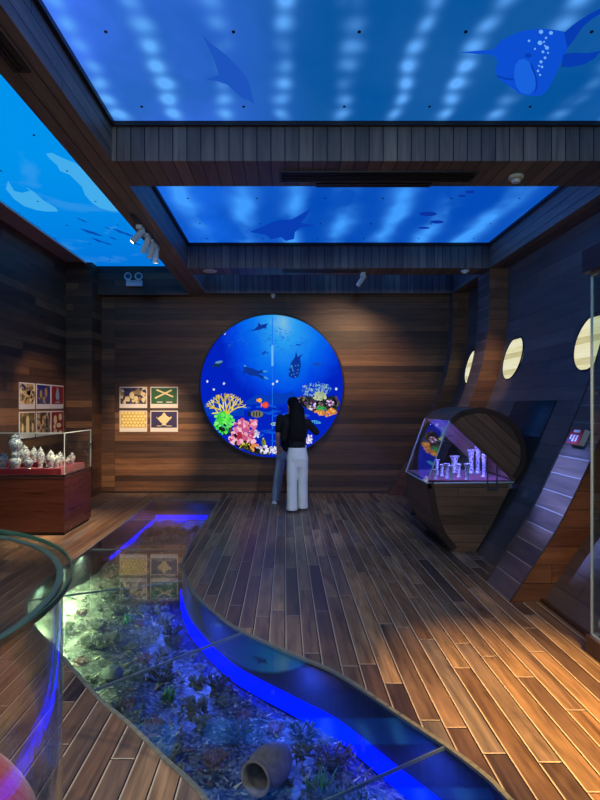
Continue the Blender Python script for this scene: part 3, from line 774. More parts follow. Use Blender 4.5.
for k, (y0, zz, lab, bg, dr) in enumerate((
    (7.97, 1.54, 'cream poster of scattered finds, upper row nearest of left wall posters', mot2, [('printed_figure', P_BLUE, [[(.4, .6), (.5, .7), (.62, .5), (.7, .72), (.6, .56), (.5, .62)], [(.05, .85), (.2, .95), (.5, .75), (.3, .8)]])]),
    (8.52, 1.54, 'blue poster of figurines, upper row middle of left wall posters', mot3, [('printed_figures', P_TAN, [EL(.3, .6, .08, .16), EL(.66, .66, .09, .2), EL(.5, .4, .1, .1)])]),
    (9.05, 1.54, 'red poster with a pale blue vase, upper row farthest of left wall posters', red, [('printed_vase', plain('ink_celadon', lin(120, 160, 176), .5), [EL(.5, .56, .15, .2), [(.4, .72), (.46, .9), (.54, .9), (.6, .72)], [(.3, .24), (.7, .24), (.66, .3), (.34, .3)]])]),
    (7.97, 1.115, 'olive brown poster with a cream arched figure, lower row nearest of left wall posters', mot4, [('printed_arch', P_CREAM, [[(.4, .28), (.4, .72), (.46, .84), (.54, .84), (.6, .72), (.6, .28)], EL(.18, .4, .06, .16), EL(.82, .4, .06, .16)])]),
    (8.52, 1.115, 'brown poster of dark divers and finds, lower row middle of left wall posters', mot5, [('printed_divers', P_DARK, [EL(.3, .66, .06, .2), EL(.7, .56, .07, .26), EL(.5, .4, .05, .1)]), ('printed_find', P_TAN, [EL(.45, .72, .06, .08)]), ('printed_find', P_TAN, [EL(.8, .76, .06, .1)])]),
    (9.05, 1.115, 'red poster of cream bowls and vessels, lower row farthest of left wall posters', red, [('printed_bowls', P_CREAM, [EL(.32, .62, .13, .2), EL(.72, .74, .14, .15), EL(.6, .38, .2, .1), EL(.25, .34, .1, .1)]), ('printed_bowl_hollow', P_DARK, [EL(.74, .75, .08, .09)])]),
)):
    poster(lab, (XL, y0, zz), (0, 1, 0), (1, 0, 0), bg, dr, size=(.5, .387))

# ------------------------------------------------------------------ vases
def lp_prof(pts, n=5): return [(max(r, 0), z) for r, z in catmull(pts, n)]
JAR = lp_prof([(0, 0), (.30, 0), (.28, .05), (.36, .2), (.5, .42), (.52, .58), (.4, .72), (.26, .77), (.26, .79)])
LID = lp_prof([(.3, .78), (.31, .8), (.26, .86), (.1, .92), (.07, .94), (.09, .97), (.0, 1.0)])
GOURD = lp_prof([(0, 0), (.26, 0), (.3, .04), (.42, .14), (.40, .24), (.26, .30), (.30, .34), (.34, .40), (.28, .46), (.3, .5), (.46, .62), (.48, .72), (.36, .82), (.24, .86), (.24, .87)])
GLID = lp_prof([(.3, .865), (.31, .88), (.24, .93), (.08, .96), (.06, .975), (0, 1.0)])
BEAK = lp_prof([(0, 0), (.34, 0), (.34, .04), (.26, .12), (.24, .4), (.26, .6), (.3, .8), (.44, .98), (.45, 1.0), (.41, 1.0), (.26, .82), (.2, .6), (0, .5)])
GOB = lp_prof([(0, 0), (.3, 0), (.26, .06), (.12, .2), (.14, .4), (.44, .7), (.48, 1.0), (.43, 1.0), (.3, .7), (0, .6)])
def vase(kind, label, x, y, z, h, w, cat='vase', group=None):
    t = thing({'jar': 'lidded_jar', 'gourd': 'gourd_vase', 'beaker': 'beaker_vase', 'goblet': 'porcelain_goblet'}[kind], label, cat, (x, y, z), group)
    def sc_(p): return [(r*w, q*h) for r, q in p]
    P1, P2 = {'jar': (JAR, LID), 'gourd': (GOURD, GLID), 'beaker': (BEAK, None), 'goblet': (GOB, None)}[kind]
    MB().lathe(sc_(P1), (x, y, z), 20).build('body', M['porc'], t)
    if P2: MB().lathe(sc_(P2), (x, y, z), 20).build('lid', M['porc'], t)
    return t

# left cabinet
cab = thing('display_cabinet', 'dark wood display cabinet with a glass top of lidded jars by left wall', 'cabinet', (-3.22, 7.33, 0))
cx0, cx1, cy0, cy1 = XL+.02, -2.70, 6.86, 7.79
mb = MB(); mb.box(cx0, cx1, cy0, cy1, .04, .735); 
for i, f in enumerate(mb.f):
    n = (mb.v[f[1]]-mb.v[f[0]]).cross(mb.v[f[2]]-mb.v[f[1]])
    mb.m[i] = 1 if abs(n.x) > 1e-9 and abs(n.x) > abs(n.y) else 0
mb.build('base', [M['case'], M['caseside']], cab)
MB().box(cx0+.02, cx1-.02, cy0+.02, cy1-.02, 0, .04).build('toe_kick', M['black'], cab)
mb = MB(); mb.box(cx0-.002, cx1+.004, cy0-.004, cy0+.006, .70, .712).box(cx1-.006, cx1+.004, cy0, cy1, .70, .712); mb.build('trim_strip', M['barreltrim'], cab)
mb = MB(); mb.box(cx0, cx1+.004, cy0-.004, cy0+.012, .733, .745).box(cx1-.012, cx1+.004, cy0+.012, cy1, .733, .745); mb.build('glass_channel', M['steel'], cab)
zt = 1.263
mb = MB(); mb.box(cx0, cx1, cy0, cy0+.008, .745, zt-.01); mb.build('glass_front', M['glass'], cab)
mb = MB(); mb.box(cx1-.008, cx1, cy0+.01, cy1-.01, .745, zt-.01); mb.build('glass_side', M['glass'], cab)
mb = MB(); mb.box(cx0, cx1, cy1-.008, cy1, .745, zt-.01); mb.build('glass_back', M['glass'], cab)
mb = MB(); mb.box(cx0, cx1, cy0, cy1, zt-.01, zt); mb.build('glass_top', M['glass'], cab)
mb = MB(); e_ = .004
mb.box(cx0, cx1, cy0-e_, cy0, zt-.012, zt).box(cx1, cx1+e_, cy0, cy1, zt-.012, zt).box(cx1-.006, cx1+.003, cy0-.003, cy0+.006, .745, zt).box(cx1-.006, cx1+.002, cy1-.006, cy1, .745, zt)
mb.build('glass_edges', M['glassedgelight'], cab)
MB().cyl((cx1, cy1-.04, 1.06), (cx1+.02, cy1-.04, 1.06), .018, 12).build('lock', M['chrome'], cab)
VZ = .81
mb = MB(); mb.box(cx0+.04, cx1-.07, cy0+.07, cy1-.06, .735, VZ)
mb.build('velvet_pad', M['velvet'], cab)
MB().box(cx0+.05, -3.06, 7.14, cy1-.07, VZ, .868).build('velvet_step', M['velvet'], cab)
G = 'blue and white jars in left cabinet'
def lv(kind, u, vb, vt, w, label, z=VZ):
    y = (HC-z)*F/(vb-V0); x = (u-U0)*y/F
    vase(kind, label, x, y, z, (vb-vt)*y/F, 1.14*w*y/F, 'vase' if kind in ('gourd', 'goblet') else 'jar', G)
ZST = .868
lv('jar', 3.3, 467.6, 452, 8, 'small lidded blue and white jar leftmost on the red velvet')
lv('gourd', 15.3, 468.2, 433, 12, 'tallest blue and white gourd vase with lid, second from left in cabinet')
lv('jar', 24.5, 462.6, 444.6, 9, 'tall lidded jar on the raised step just right of the tall gourd vase', ZST)
lv('jar', 28.6, 468.4, 456.6, 8, 'round front row jar standing before the tall lidded jar on the step')
lv('jar', 34, 461.8, 446.5, 6.6, 'narrow lidded jar on the raised step between two front row jars', ZST)
lv('jar', 40.6, 467.2, 446.5, 6.6, 'slim tall lidded jar in the front row, centre of cabinet')
lv('goblet', 46.8, 467, 459.4, 5.2, 'little blue and white goblet right of the slim tall jar')
lv('jar', 50.8, 467.8, 449.8, 8, 'broad lidded jar in the front row right of the goblet')
lv('jar', 56.6, 467.6, 454.4, 5.6, 'small lidded jar between the broad jar and the cabinet corner')
lv('jar', 60.2, 466.6, 451.4, 6.4, 'lidded jar standing nearest the front right glass corner')
lv('jar', 67.3, 465, 456.4, 4.8, 'smallest lidded jar behind the side glass of the cabinet')
lv('jar', 72, 463.6, 452, 5.6, 'greyish lidded jar farthest right behind the side glass')

# ------------------------------------------------------------------ barrel shaped case on the hull
k_ = 6.1/F
def bp(u, v): return ((u-U0)*k_, HC-(v-V0)*k_)
Y0, Y1 = 6.1, 7.17
bar = thing('barrel_display_case', 'barrel shaped wooden display case with slanted lit glass by the hull wall', 'cabinet', (2.0, 6.57, 0))
leftc = catmull([bp(427, 483.2), bp(429.5, 500), bp(432.5, 515), bp(439, 534), bp(452, 551.2)], 5)
low = leftc+[(1.83, .0), (2.08, 0), (2.27, .33), (2.475, .75)]
MB().prism(low, 'y', Y0, Y1, smooth=False).build('lower_body', M['barrel'], bar)
# border band on front edge
def band(pts, w, y, mat, name, inward):
    mb = MB()
    for a, b in zip(pts, pts[1:]):
        d = Vector((b[0]-a[0], 0, b[1]-a[1])); n = Vector((-d.z, 0, d.x)).normalized()*inward
        A, B = Vector((a[0], y, a[1])), Vector((b[0], y, b[1]))
        mb.obox((A+B)/2+n*w/2, d*.52, (0, .006, 0), n*w/2)
    return mb.build(name, mat, bar)
band(leftc, .07, Y0-.004, M['barreltrim'], 'edge_band', 1)
arc = catmull([bp(449.4, 420.6), bp(456, 414), bp(465, 409.8), bp(482.3, 407.6), bp(501.8, 413.5), bp(514, 423), bp(522, 435), bp(525.7, 449), bp(524.6, 465), bp(514.5, 482)], 4)
def plate(name, y0, y1):
    mb = MB(); mb.prism(arc, 'y', y0, y1)
    cd = Vector((arc[-1][0]-arc[0][0], arc[-1][1]-arc[0][1])).normalized(); cn = Vector((-cd.y, cd.x))
    for i in range(2): mb.uv[i] = [(Vector((p.x, p.z)).dot(cd), Vector((p.x, p.z)).dot(cn)) for p in (mb.v[k] for k in mb.f[i])]
    return mb.build(name, M['barrel'], bar)
plate('hood_front', Y0, Y0+.035); plate('hood_back', Y1-.035, Y1)
mb = MB()
cen = Vector((sum(p[0] for p in arc)/len(arc), sum(p[1] for p in arc)/len(arc)))
inn = [tuple(Vector(p)+(cen-Vector(p)).normalized()*.03) for p in arc]
mb.prism(arc+inn[::-1], 'y', Y0+.035, Y1-.035); mb.build('hood_shell', M['barrel'], bar)
band(arc[:-1], .06, Y0-.004, M['barreltrim'], 'hood_band', -1)
pL, pT, pR = bp(427, 483.2), bp(449.4, 420.6), bp(513.8, 482)
MB().box(pL[0]+.02, pR[0]-.03, Y0+.03, Y1-.03, .752, .775).build('velvet_pad', M['velvetdark'], bar)
MB().prism([(pL[0], pL[1]), (pT[0], pT[1]), (pR[0]-.01, pR[1])], 'y', Y0, Y0+.008).build('front_glass', M['glass'], bar)
MB().prism([(pL[0], pL[1]), (pT[0], pT[1]), (pR[0]-.01, pR[1])], 'y', Y1-.008, Y1).build('back_glass', M['glass'], bar)
dv = Vector((pT[0]-pL[0], 0, pT[1]-pL[1])); nn = Vector((-dv.z, 0, dv.x)).normalized()
mb = MB(); mb.obox(((pL[0]+pT[0])/2, (Y0+Y1)/2, (pL[1]+pT[1])/2), dv/2, (0, (Y1-Y0)/2, 0), nn*.004); mb.build('slanted_glass', M['glass'], bar)
mb = MB()
mb.tube([(pL[0], Y0, pL[1]), (pT[0], Y0, pT[1])], .007, 6); mb.tube([(pL[0], Y0, pL[1]), (pR[0], Y0, pR[1]-.003)], .009, 6); mb.tube([(pL[0], Y0, pL[1]), (pL[0], Y1, pL[1])], .009, 6)
mb.tube([(pL[0], Y1, pL[1]), (pT[0], Y1, pT[1])], .006, 6)
mb.build('glass_edges', M['glassedgelight'], bar)
mb = MB()
a, b = bp(486.8, 457), bp(486.8, 490); c, d = bp(496.2, 466), bp(496.2, 490)
mb.tube([(a[0], Y0-.02, a[1]), (b[0], Y0-.02, b[1])], .009, 6); mb.tube([(c[0], Y0-.02, c[1]), (d[0], Y0-.02, d[1])], .009, 6)
mb.tube([(b[0], Y0-.02, b[1]+.012), (d[0], Y0-.02, d[1]+.012)], .009, 6); mb.cyl((a[0], Y0-.02, b[1]+.03), (a[0], Y0, b[1]+.03), .008, 8); mb.cyl((c[0], Y0-.02, b[1]+.03), (c[0], Y0, b[1]+.03), .008, 8)
mb.build('lock_bracket', M['chrome'], bar)
for u in (429.6, 510):
    p = bp(u, 486.4); MB().box(p[0]-.02, p[0]+.02, Y0-.01, Y0+.002, p[1]-.022, p[1]+.022).build('corner_clip', M['steel'], bar)
e0, e1 = Vector((pT[0], Y1-.05, pT[1])), Vector((pR[0]-.05, Y1-.05, pR[1]+.05))
MB().obox((e0+e1)/2+Vector((.03, 0, .03)), (e1-e0)*.48, (0, .02, 0), Vector((.025, 0, .025))).build('inner_rail', M['barrel'], bar)
MB().box(2.0, 2.09, 6.6, 6.72, 1.40, 1.43).build('inner_bracket', M['white'], bar)
MB().box(1.68, 1.98, 6.9, 6.92, 1.15, 1.16).build('inner_shelf', M['glassedge'], bar)
GB = 'blue and white beaker vases in barrel case'
def bv(u, vb, vt, w, label, kind='beaker'):
    z = .775; y = (HC-z)*F/(vb-V0); x = (u-U0)*y/F
    vase(kind, label, x, y, z, (vb-vt)*y/F, w*y/F/.9, 'vase', GB)
bv(436.8, 474.5, 459.5, 6, 'beaker vase at the far left against the slanted glass of the barrel case')
bv(435.2, 479, 469.5, 5, 'shortest beaker vase in the front left corner of the barrel case')
bv(442, 476, 464.5, 5.4, 'beaker vase second in the left cluster of the barrel case')
bv(446.8, 478, 463.5, 6, 'beaker vase with wide foot at the middle of the left cluster')
bv(451, 479.8, 465.5, 6, 'front beaker vase directly before the wide mouthed one')
bv(454.4, 472.5, 456, 10, 'wide mouthed beaker vase rising behind the left cluster')
bv(458.8, 477, 464, 5.6, 'beaker vase just right of the wide mouthed one')
bv(467, 479.8, 464, 6.6, 'lone beaker vase at front centre of the barrel case')
bv(471.2, 473, 450, 8.4, 'tall flared beaker vase behind the lone front centre one')
bv(478, 473.2, 446.5, 7.6, 'tallest blue and white vase under the wooden hood of the barrel case')
bv(484, 477, 454.5, 6.6, 'tall slim vase next to the chrome bracket of the barrel case')

# ------------------------------------------------------------------ fire alarm box on near rib
z = 1.31; x = interp(ribx, z)
s = Vector((interp(ribx, z+.1)-interp(ribx, z-.1), 0, .2)).normalized(); n = Vector((-s.z, 0, s.x)); cc = Vector((x, 4.84, z))
al = thing('alarm_box', 'small red and white alarm box on the nearest curved rib', 'alarm', cc)
mb = MB(); mb.obox(cc+n*.025, s*.07, Vector((0, .1, 0)), n*.025); mb.build('housing', M['white'], al)
mb = MB(); mb.obox(cc+n*.052, s*.07, Vector((0, .1, 0)), n*.003); mb.build('red_cover', plain('signal_red', lin(180, 20, 30), .4), al)
mb = MB(); mb.obox(cc+n*.0565+s*.045+Vector((0, 0, 0)), s*.012, Vector((0, .05, 0)), n*.001)
for k in range(3): mb.obox(cc+n*.0565-s*.02+Vector((0, .06-.05*k, 0)), s*.03, Vector((0, .014, 0)), n*.001)
mb.build('white_marks', M['white'], al)
mb = MB(); mb.obox(cc+n*.0565-s*.045+Vector((0, .06, 0)), s*.012, Vector((0, .03, 0)), n*.0012); mb.build('blue_mark', P_BLUE, al)

# ------------------------------------------------------------------ tall glass showcase at right edge
sh = thing('glass_showcase', 'tall glass showcase with wood cornice and plinth at right edge', 'showcase', (2.5, 2.7, 0))
sx0, sx1, sy0, sy1 = 1.95, 3.28, 1.9, 3.63
MB().box(sx0, sx1, sy0, sy1, 0, .115, 0, 'x').build('plinth', wood('showcase_wood', .3, 3, [lin(70, 50, 40), lin(80, 58, 46)], seed=31), sh)
MB().box(sx0-.02, sx1, sy0, sy1+.01, 2.45, 2.60).build('cornice', wood('cornice_wood', .5, 3, [lin(64, 48, 52), lin(74, 54, 56)], seed=33), sh)
MB().box(sx0+.02, sx0+.03, sy0, sy1-.03, .13, 2.45).build('side_glass', M['glass'], sh)
MB().box(sx0+.03, sx1, sy1-.03, sy1-.02, .13, 2.45).build('end_glass', M['glass'], sh)
mb = MB(); mb.box(sx0+.019, sx0+.031, sy1-.032, sy1-.020, .13, 2.45).box(sx0+.016, sx0+.034, sy0, sy1-.02, .115, .132).box(sx0+.016, sx1, sy1-.036, sy1-.016, .115, .132).box(sx0+.018, sx0+.032, sy0, sy1-.02, 2.43, 2.45).box(sx0+.03, sx1, sy1-.034, sy1-.018, 2.43, 2.45)
mb.build('glass_edges', M['glassedgelight'], sh)
for z in (1.68, .88):
    o = MB().box(sx0+.05, sx1-.05, sy0+.05, sy1-.06, z, z+.01).build('shelf', M['glass'], sh)
    MB().box(sx0+.034, sx0+.1, sy1-.08, sy1-.05, z-.012, z).build('shelf_clip', M['steel'], o)
def gob(x, y, z, h, label):
    t = thing('glass_goblet', label, 'goblet', (x, y, z), 'goblets in tall showcase')
    MB().lathe([(r*h*1.2, q*h) for r, q in GOB], (x, y, z), 20).build('cup', M['glassedgelight'], t)
    return t
gob(2.04, 3.52, .116, .11, 'pale goblet on the base of the tall showcase, nearer the corner')
gob(2.14, 3.54, .116, .12, 'pale goblet on the base of the tall showcase, behind the corner one')
gob(2.08, 3.5, .89, .1, 'pale goblet on the lower glass shelf of the tall showcase')

# ------------------------------------------------------------------ round glass showcase in the foreground
gc = Vector((-1.25, 1.1, 0)); R1 = .757
rc = thing('round_glass_showcase', 'round glass showcase with red velvet inside, front left corner', 'showcase', gc)
MB().lathe([(0, 0), (.70, 0), (.70, .4), (0, .4)], gc, 64, 0, smooth=False).build('plinth', M['case'], rc)
vp = lp_prof([(.705, .38), (.714, .48), (.705, .55), (.63, .62), (.45, .69), (.2, .73), (0, .74)], 5)
MB().lathe([(0, .4)]+vp, gc, 64).build('velvet_mound', M['velvet'], rc)
MB().lathe([(R1-.012, .0), (R1, .0), (R1, 1.185), (R1-.012, 1.185), (R1-.012, .0)], gc, 128).build('glass_wall', M['tubeglass'], rc)
MB().lathe([(0, 1.188), (.775, 1.188), (.775, 1.2), (0, 1.2)], gc, 128, smooth=False).build('glass_lid', M['tubeglass'], rc)
MB().lathe([(.7765, 1.188), (.7795, 1.188), (.7795, 1.2), (.7765, 1.2), (.7765, 1.188)], gc, 128).build('lid_rim', M['glassedge'], rc)
mb = MB(); mb.lathe([(R1-.014, 1.181), (R1+.001, 1.181), (R1+.001, 1.187), (R1-.014, 1.187), (R1-.014, 1.181)], gc, 128); mb.build('wall_rim', plain('rim_grey_green', lin(70, 96, 98), .2), rc)
MB().lathe([(R1-.04, .0), (R1+.01, .0), (R1+.01, .03), (R1-.04, .03), (R1-.04, .0)], gc, 96).build('base_ring', M['steel'], rc)

# ------------------------------------------------------------------ glass floor over the channel
def Lx(y): return interp(Lb, y)
def Rx(y): return interp(Rb, y)
seams = [(1.31, 1.31), (2.05, 2.63), (3.14, 3.95), (4.6, 5.14), (6.22, 6.22), (7.83, 7.83), (9.42, 9.42)]
labs = ['floor glass panel at the very front, over the tip of the green seagrass', 'floor glass panel over the pottery jar', 'floor glass panel over the greenest bank of coral', 'floor glass panel mirroring the back wall posters',
        'floor glass panel over the dark coral thicket before the far blue light', 'farthest floor glass panel, glowing violet blue by the back wall']
for k in range(6):
    (la, ra), (lb, rb) = seams[k], seams[k+1]
    g = .004
    L_ = [(Lx(la+g)+.013, la+g)]+[(x+.013, y) for y, x in Lb if la+g < y < lb-g]+[(Lx(lb-g)+.013, lb-g)]
    R_ = [(Rx(ra+g)-.013, ra+g)]+[(x-.013, y) for y, x in Rb if ra+g < y < rb-g]+[(Rx(rb-g)-.013, rb-g)]
    tag(MB().prism(L_+R_[::-1], 'z', -.014, .0).build('floor_glass_panel', M['floorglass']), labs[k], 'glass panel', 'glass floor panels')
    if k < 5:
        a, b = Vector((Lx(lb), lb, -.007)), Vector((Rx(rb), rb, -.007)); d = b-a
        struct(MB().obox((a+b)/2, d/2*.985, Vector((-d.y, d.x, 0)).normalized()*.0035, (0, 0, .008)).build('trim_%d' % (20+k), M['joint']))
# seabed
mb = MB(); NY, NX = 150, 26
def bedz(x, y, s):      # dips at the lit wall foot
    n = mnoise.fractal(Vector((x*2.2, y*2.2, 3)), 1.0, 2.0, 4)
    return max(PZ+.012, PZ+.07+.05*n+.05*(1-s)*(1 if y < 6 else .4)-.07*max(0, (s-.85)/.15))
rows = []
for j in range(NY+1):
    y = 1.32+(9.41-1.32)*j/NY; a, b = Lx(y)+.004, Rx(y)-.004
    rows.append([Vector((a+(b-a)*i/NX, y, bedz(a+(b-a)*i/NX, y, i/NX))) for i in range(NX+1)])
for j in range(NY):
    for i in range(NX):
        mb.face([rows[j][i], rows[j][i+1], rows[j+1][i+1], rows[j+1][i]], 0, uv=[(0, 0)]*4, smooth=True)
M['bed'] = mottle('shell_sand', [lin(26, 30, 38), lin(58, 64, 72), lin(96, 102, 106), lin(160, 164, 160)], 55)
tag(mb.build('seabed', M['bed']), 'bumpy pale shell sand bed of the channel under the floor glass', 'seabed', kind='stuff')
def ray_in(y, s): 
    a, b = Lx(y), Rx(y); return a+(b-a)*s
# loose coral rubble: one uncountable bed
mb = MB(); rnd = random.Random(3)
for k in range(2600):
    y = 1.4+7.9*(rnd.random()**1.7); s_ = rnd.uniform(.03, .97); x = ray_in(y, s_); z = bedz(x, y, s_)
    m = rnd.randrange(4); h = rnd.uniform(.02, .06); a = rnd.random()*2*PI
    d = Vector((math.cos(a), math.sin(a), rnd.uniform(.1, 1.1))).normalized()
    r = rnd.uniform(.005, .012)
    p = Vector((x, y, z)); q = p+d*h
    if not (Lx(q.y)+.02 < q.x < Rx(q.y)-.02): continue
    e1 = d.cross(Vector((0, 0, 1))).normalized()*r; e2 = d.cross(e1).normalized()*r
    A = [p+e1, p-e1*.5+e2*.87, p-e1*.5-e2*.87]
    for i in range(3): mb.face([A[i], A[(i+1) % 3], q], m, uv=[(0, 0)]*3)
    if rnd.random() < .5:
        q2 = p+d*h*.5; q3 = q2+Vector((rnd.uniform(-1, 1), rnd.uniform(-1, 1), .6)).normalized()*h*.6
        A = [q2+e1*.6, q2-e1*.3+e2*.5, q2-e1*.3-e2*.5]
        for i in range(3): mb.face([A[i], A[(i+1) % 3], q3], m, uv=[(0, 0)]*3)
COR = [plain('coral_bone', lin(170, 168, 156), .7), plain('coral_grey', lin(92, 98, 98), .7), plain('coral_slate', lin(54, 62, 68), .7), plain('coral_rose', lin(104, 82, 92), .7)]
tag(mb.build('coral_rubble', COR), 'loose broken coral rubble strewn over the channel bed', 'coral', kind='stuff')
# coral clumps
def coral(mb, c, R, n, depth, rnd, th, flat=.9):
    def br(p, d, l, r, dep):
        q = p+d*l
        mb.tube([p, q], [r, r*.65], 5)
        if dep:
            for k in range(rnd.choice((2, 2, 3))):
                d2 = (d+Vector((rnd.uniform(-.9, .9), rnd.uniform(-.9, .9), rnd.uniform(-.2, .6)))).normalized()
                br(q, d2, l*.72, r*.7, dep-1)
    for k in range(n):
        a = 2*PI*k/n+rnd.random()*.4
        d = Vector((math.cos(a)*flat, math.sin(a)*flat, rnd.uniform(.5, 1.1))).normalized()
        br(Vector(c), d, R, th, depth)
protos = []
for i, (n, R, dep, th, mat) in enumerate(((10, .045, 2, .013, COR[1]), (9, .055, 2, .015, COR[2]), (11, .04, 2, .009, COR[3]))):
    mb = MB(); coral(mb, (0, 0, -.01), R, n, dep, random.Random(i+40), th)
    mb.ell((0, 0, 0), .05, .05, .025, 10)
    protos.append(mb.build('coral_clump', mat, origin=(0, 0, 0)))
GL = ['grey branching coral clump among the many on the channel bed', 'dark slate branching coral clump among the many on the channel bed', 'dusky rose branching coral clump among the many on the channel bed']
used = [0, 0, 0]
rnd = random.Random(11)
placed = []
def put(i, x, y, sc_, label=None, solo=None):
    s = (x-Lx(y))/(Rx(y)-Lx(y))
    z = bedz(x, y, s)-.004
    o = protos[i] if not used[i] else protos[i].copy()
    if used[i]: C.objects.link(o)
    used[i] += 1
    o.location = (x, y, z); o.rotation_euler = (0, 0, rnd.random()*6); o.scale = (sc_,)*3
    tag(o, label or GL[i], 'coral', None if label else ('grey coral clumps', 'slate coral clumps', 'rose coral clumps')[i])
for y0, y1, n in ((1.9, 3.2, 22), (3.2, 4.6, 30), (4.6, 6.2, 24), (6.2, 7.8, 16)):
    for k in range(n):
        for tr in range(40):
            y = rnd.uniform(y0, y1); s = rnd.uniform(.08, .9); x = ray_in(y, s); sc_ = rnd.uniform(.7, 1.1)
            if min([abs(x-(-.1))+abs(y-2.88)] + [math.dist((x, y), q) for q in placed] or [9]) > .15 and math.dist((x, y), (-.1, 2.88)) > .28: break
        placed.append((x, y)); i = rnd.choice((0, 0, 0, 1, 1, 1, 2)) if s > .3 else rnd.choice((0, 0, 2))
        if not (Lx(y)+.14 < x < Rx(y)-.14): continue
        put(i, x, y, sc_)
# pale far row of big dark coral before the blue light
for k, (x, y) in enumerate(((-1.95, 8.35), (-1.72, 8.5), (-1.5, 8.4), (-1.32, 8.55))):
    put(1, x, y, 1.25)
# rocks
def rock(name, label, u, v, zc, r, mat, seed, fl=.75):
    p = atz(u, v, zc)
    s = (p.x-Lx(p.y))/(Rx(p.y)-Lx(p.y)); zb = bedz(p.x, p.y, s)
    mb = MB(); mb.ell((p.x, p.y, zb+r*fl*.75), r, r*.9, r*fl, 20, bump=.25, seed=seed)
    return tag(mb.build(name, mat), label, 'rock')
STONE = plain('mossy_stone', lin(96, 104, 108), .8, var=.5, vscale=34, bump=.6)
rock('rounded_rock', 'rounded pale rock near the left edge of the channel glass joint', 112, 682, -.33, .075, STONE, 1)
# bushy coral right of jar
for (u, v, lab) in ((335, 765, 'large bushy dark coral just right of the pottery jar'),):
    p = atz(u, v, -.33); mb = MB(); coral(mb, (p.x, p.y, -.36), .07, 14, 2, random.Random(int(u)), .008)
    tag(mb.build('bushy_coral', plain('bush_coral_brown', lin(96, 84, 96), .8)), lab, 'coral')
# pottery jar lying
JP = lp_prof([(0, 0), (.045, .0), (.075, .02), (.105, .09), (.115, .16), (.105, .23), (.088, .275), (.082, .29), (.088, .31), (.078, .31), (.07, .29), (.074, .27), (.09, .2), (.07, .05), (0, .03)], 4)
jc = Vector((-.01, 2.975, -.262)); jd = Vector((-.45, -.8, .13)).normalized()
jar = thing('pottery_jar', 'round mouthed brown pottery jar lying tipped on the channel bed', 'jar', jc)
q = .88
POT = plain('old_pottery', lin(128, 112, 104), .75, var=.5, vscale=26, bump=.5)
MB().lathe([(r*q, z*q) for r, z in JP], jc, 32, 0, jd).build('body', POT, jar)
MB().lathe([(.078*q, .298*q), (.094*q, .302*q), (.095*q, .318*q), (.08*q, .321*q), (.074*q, .312*q)], jc, 32, 0, jd).build('rim', POT, jar)
# seagrass tufts
def tuft(label, u, v, n, h):
    p = atz(u, v, -.3); mb = MB(); r_ = random.Random(u)
    for k in range(n):
        a = r_.random()*2*PI; hh = h*r_.uniform(.6, 1); lean = r_.uniform(.15, .6)
        b = Vector((p.x+r_.uniform(-.04, .04), p.y+r_.uniform(-.04, .04), -.37))
        d = Vector((math.cos(a), math.sin(a), 0)); sd = Vector((-d.y, d.x, 0))*.007
        m = b+d*hh*lean*.4+Vector((0, 0, hh*.6)); t = b+d*hh*lean+Vector((0, 0, hh))
        mb.face([b-sd, b+sd, m+sd, m-sd], 0, uv=[(0, 0)]*4); mb.face([m-sd, m+sd, t], 0, uv=[(0, 0)]*3)
    o = mb.build('seagrass', plain('seagrass_green', lin(70, 130, 84), .5))
    md = o.modifiers.new('s', 'SOLIDIFY'); md.thickness = .002
    return tag(o, label, 'plant')
tuft('green seagrass tuft in front of the pottery jar at photo bottom', 318, 790, 26, .17)
tuft('small seagrass tuft on the green lit left bank of the channel', 128, 618, 18, .12)
tuft('seagrass tuft mid channel left of the blue light', 170, 690, 18, .12)
# led strips
def led(label, pts):
    o = MB().tube(pts, .011, 8).build('led_strip', M['led_blue']); return tag(o, label, 'light strip')
def led(label, pts, z0, z1):
    mb = MB(); pts = [Vector((p[0], p[1], 0)) for p in pts]
    for a, b in zip(pts, pts[1:]):
        d = b-a; n = Vector((-d.y, d.x, 0)).normalized()*.006
        mb.obox((a+b)/2+Vector((0, 0, (z0+z1)/2)), d*.505, n, (0, 0, (z1-z0)/2))
    return tag(mb.build('led_strip', M['led_blue']), label, 'light strip')
led('blue light strip along the foot of the curved right channel wall', [(x-.012, y) for y, x in Rb if 1.4 < y < 5.7], PZ+.035, PZ+.15)
led('blue light strip along the foot of the far channel wall', [(-2.17, 9.415), (-1.10, 9.415)], PZ+.05, PZ+.17)
led('blue light strip along the foot of the far left channel wall', [(-2.178, 9.38), (-2.178, 7.0)], PZ+.05, PZ+.12)

# ------------------------------------------------------------------ ceiling fittings
# emergency twin light
p = at(135, 281, 10.0)
em = thing('emergency_light', 'white twin head emergency light on the header below the left sky panel', 'emergency light', (p.x, 9.96, p.z-.06))
MB().box(p.x-.14, p.x+.14, 9.93, 10.0, p.z-.10, p.z+.0).build('housing', M['white'], em)
MB().box(p.x-.05, p.x+.05, 9.925, 9.932, p.z-.04, p.z-.015).build('label_plate', M['grey'], em)
for sx in (-1, 1):
    c = Vector((p.x+sx*.085, 9.93, p.z+.065))
    h = MB().lathe([(0, 0), (.05, 0), (.068, .06), (.068, .075), (.055, .07), (0, .03)], c+Vector((0, .02, 0)), 20, 0, (sx*.15, -1, -.1)).build('lamp_head', M['white'], em)
    MB().cyl(c+Vector((sx*.008, -.032, 0)), c+Vector((sx*.01, -.046, 0)), .045, 16).build('lens', plain('dark_lens', lin(60, 70, 80), .15), h)
    MB().box(c.x-.015, c.x+.015, c.y-.0, c.y+.04, p.z-.002, c.z).build('bracket', M['white'], em)
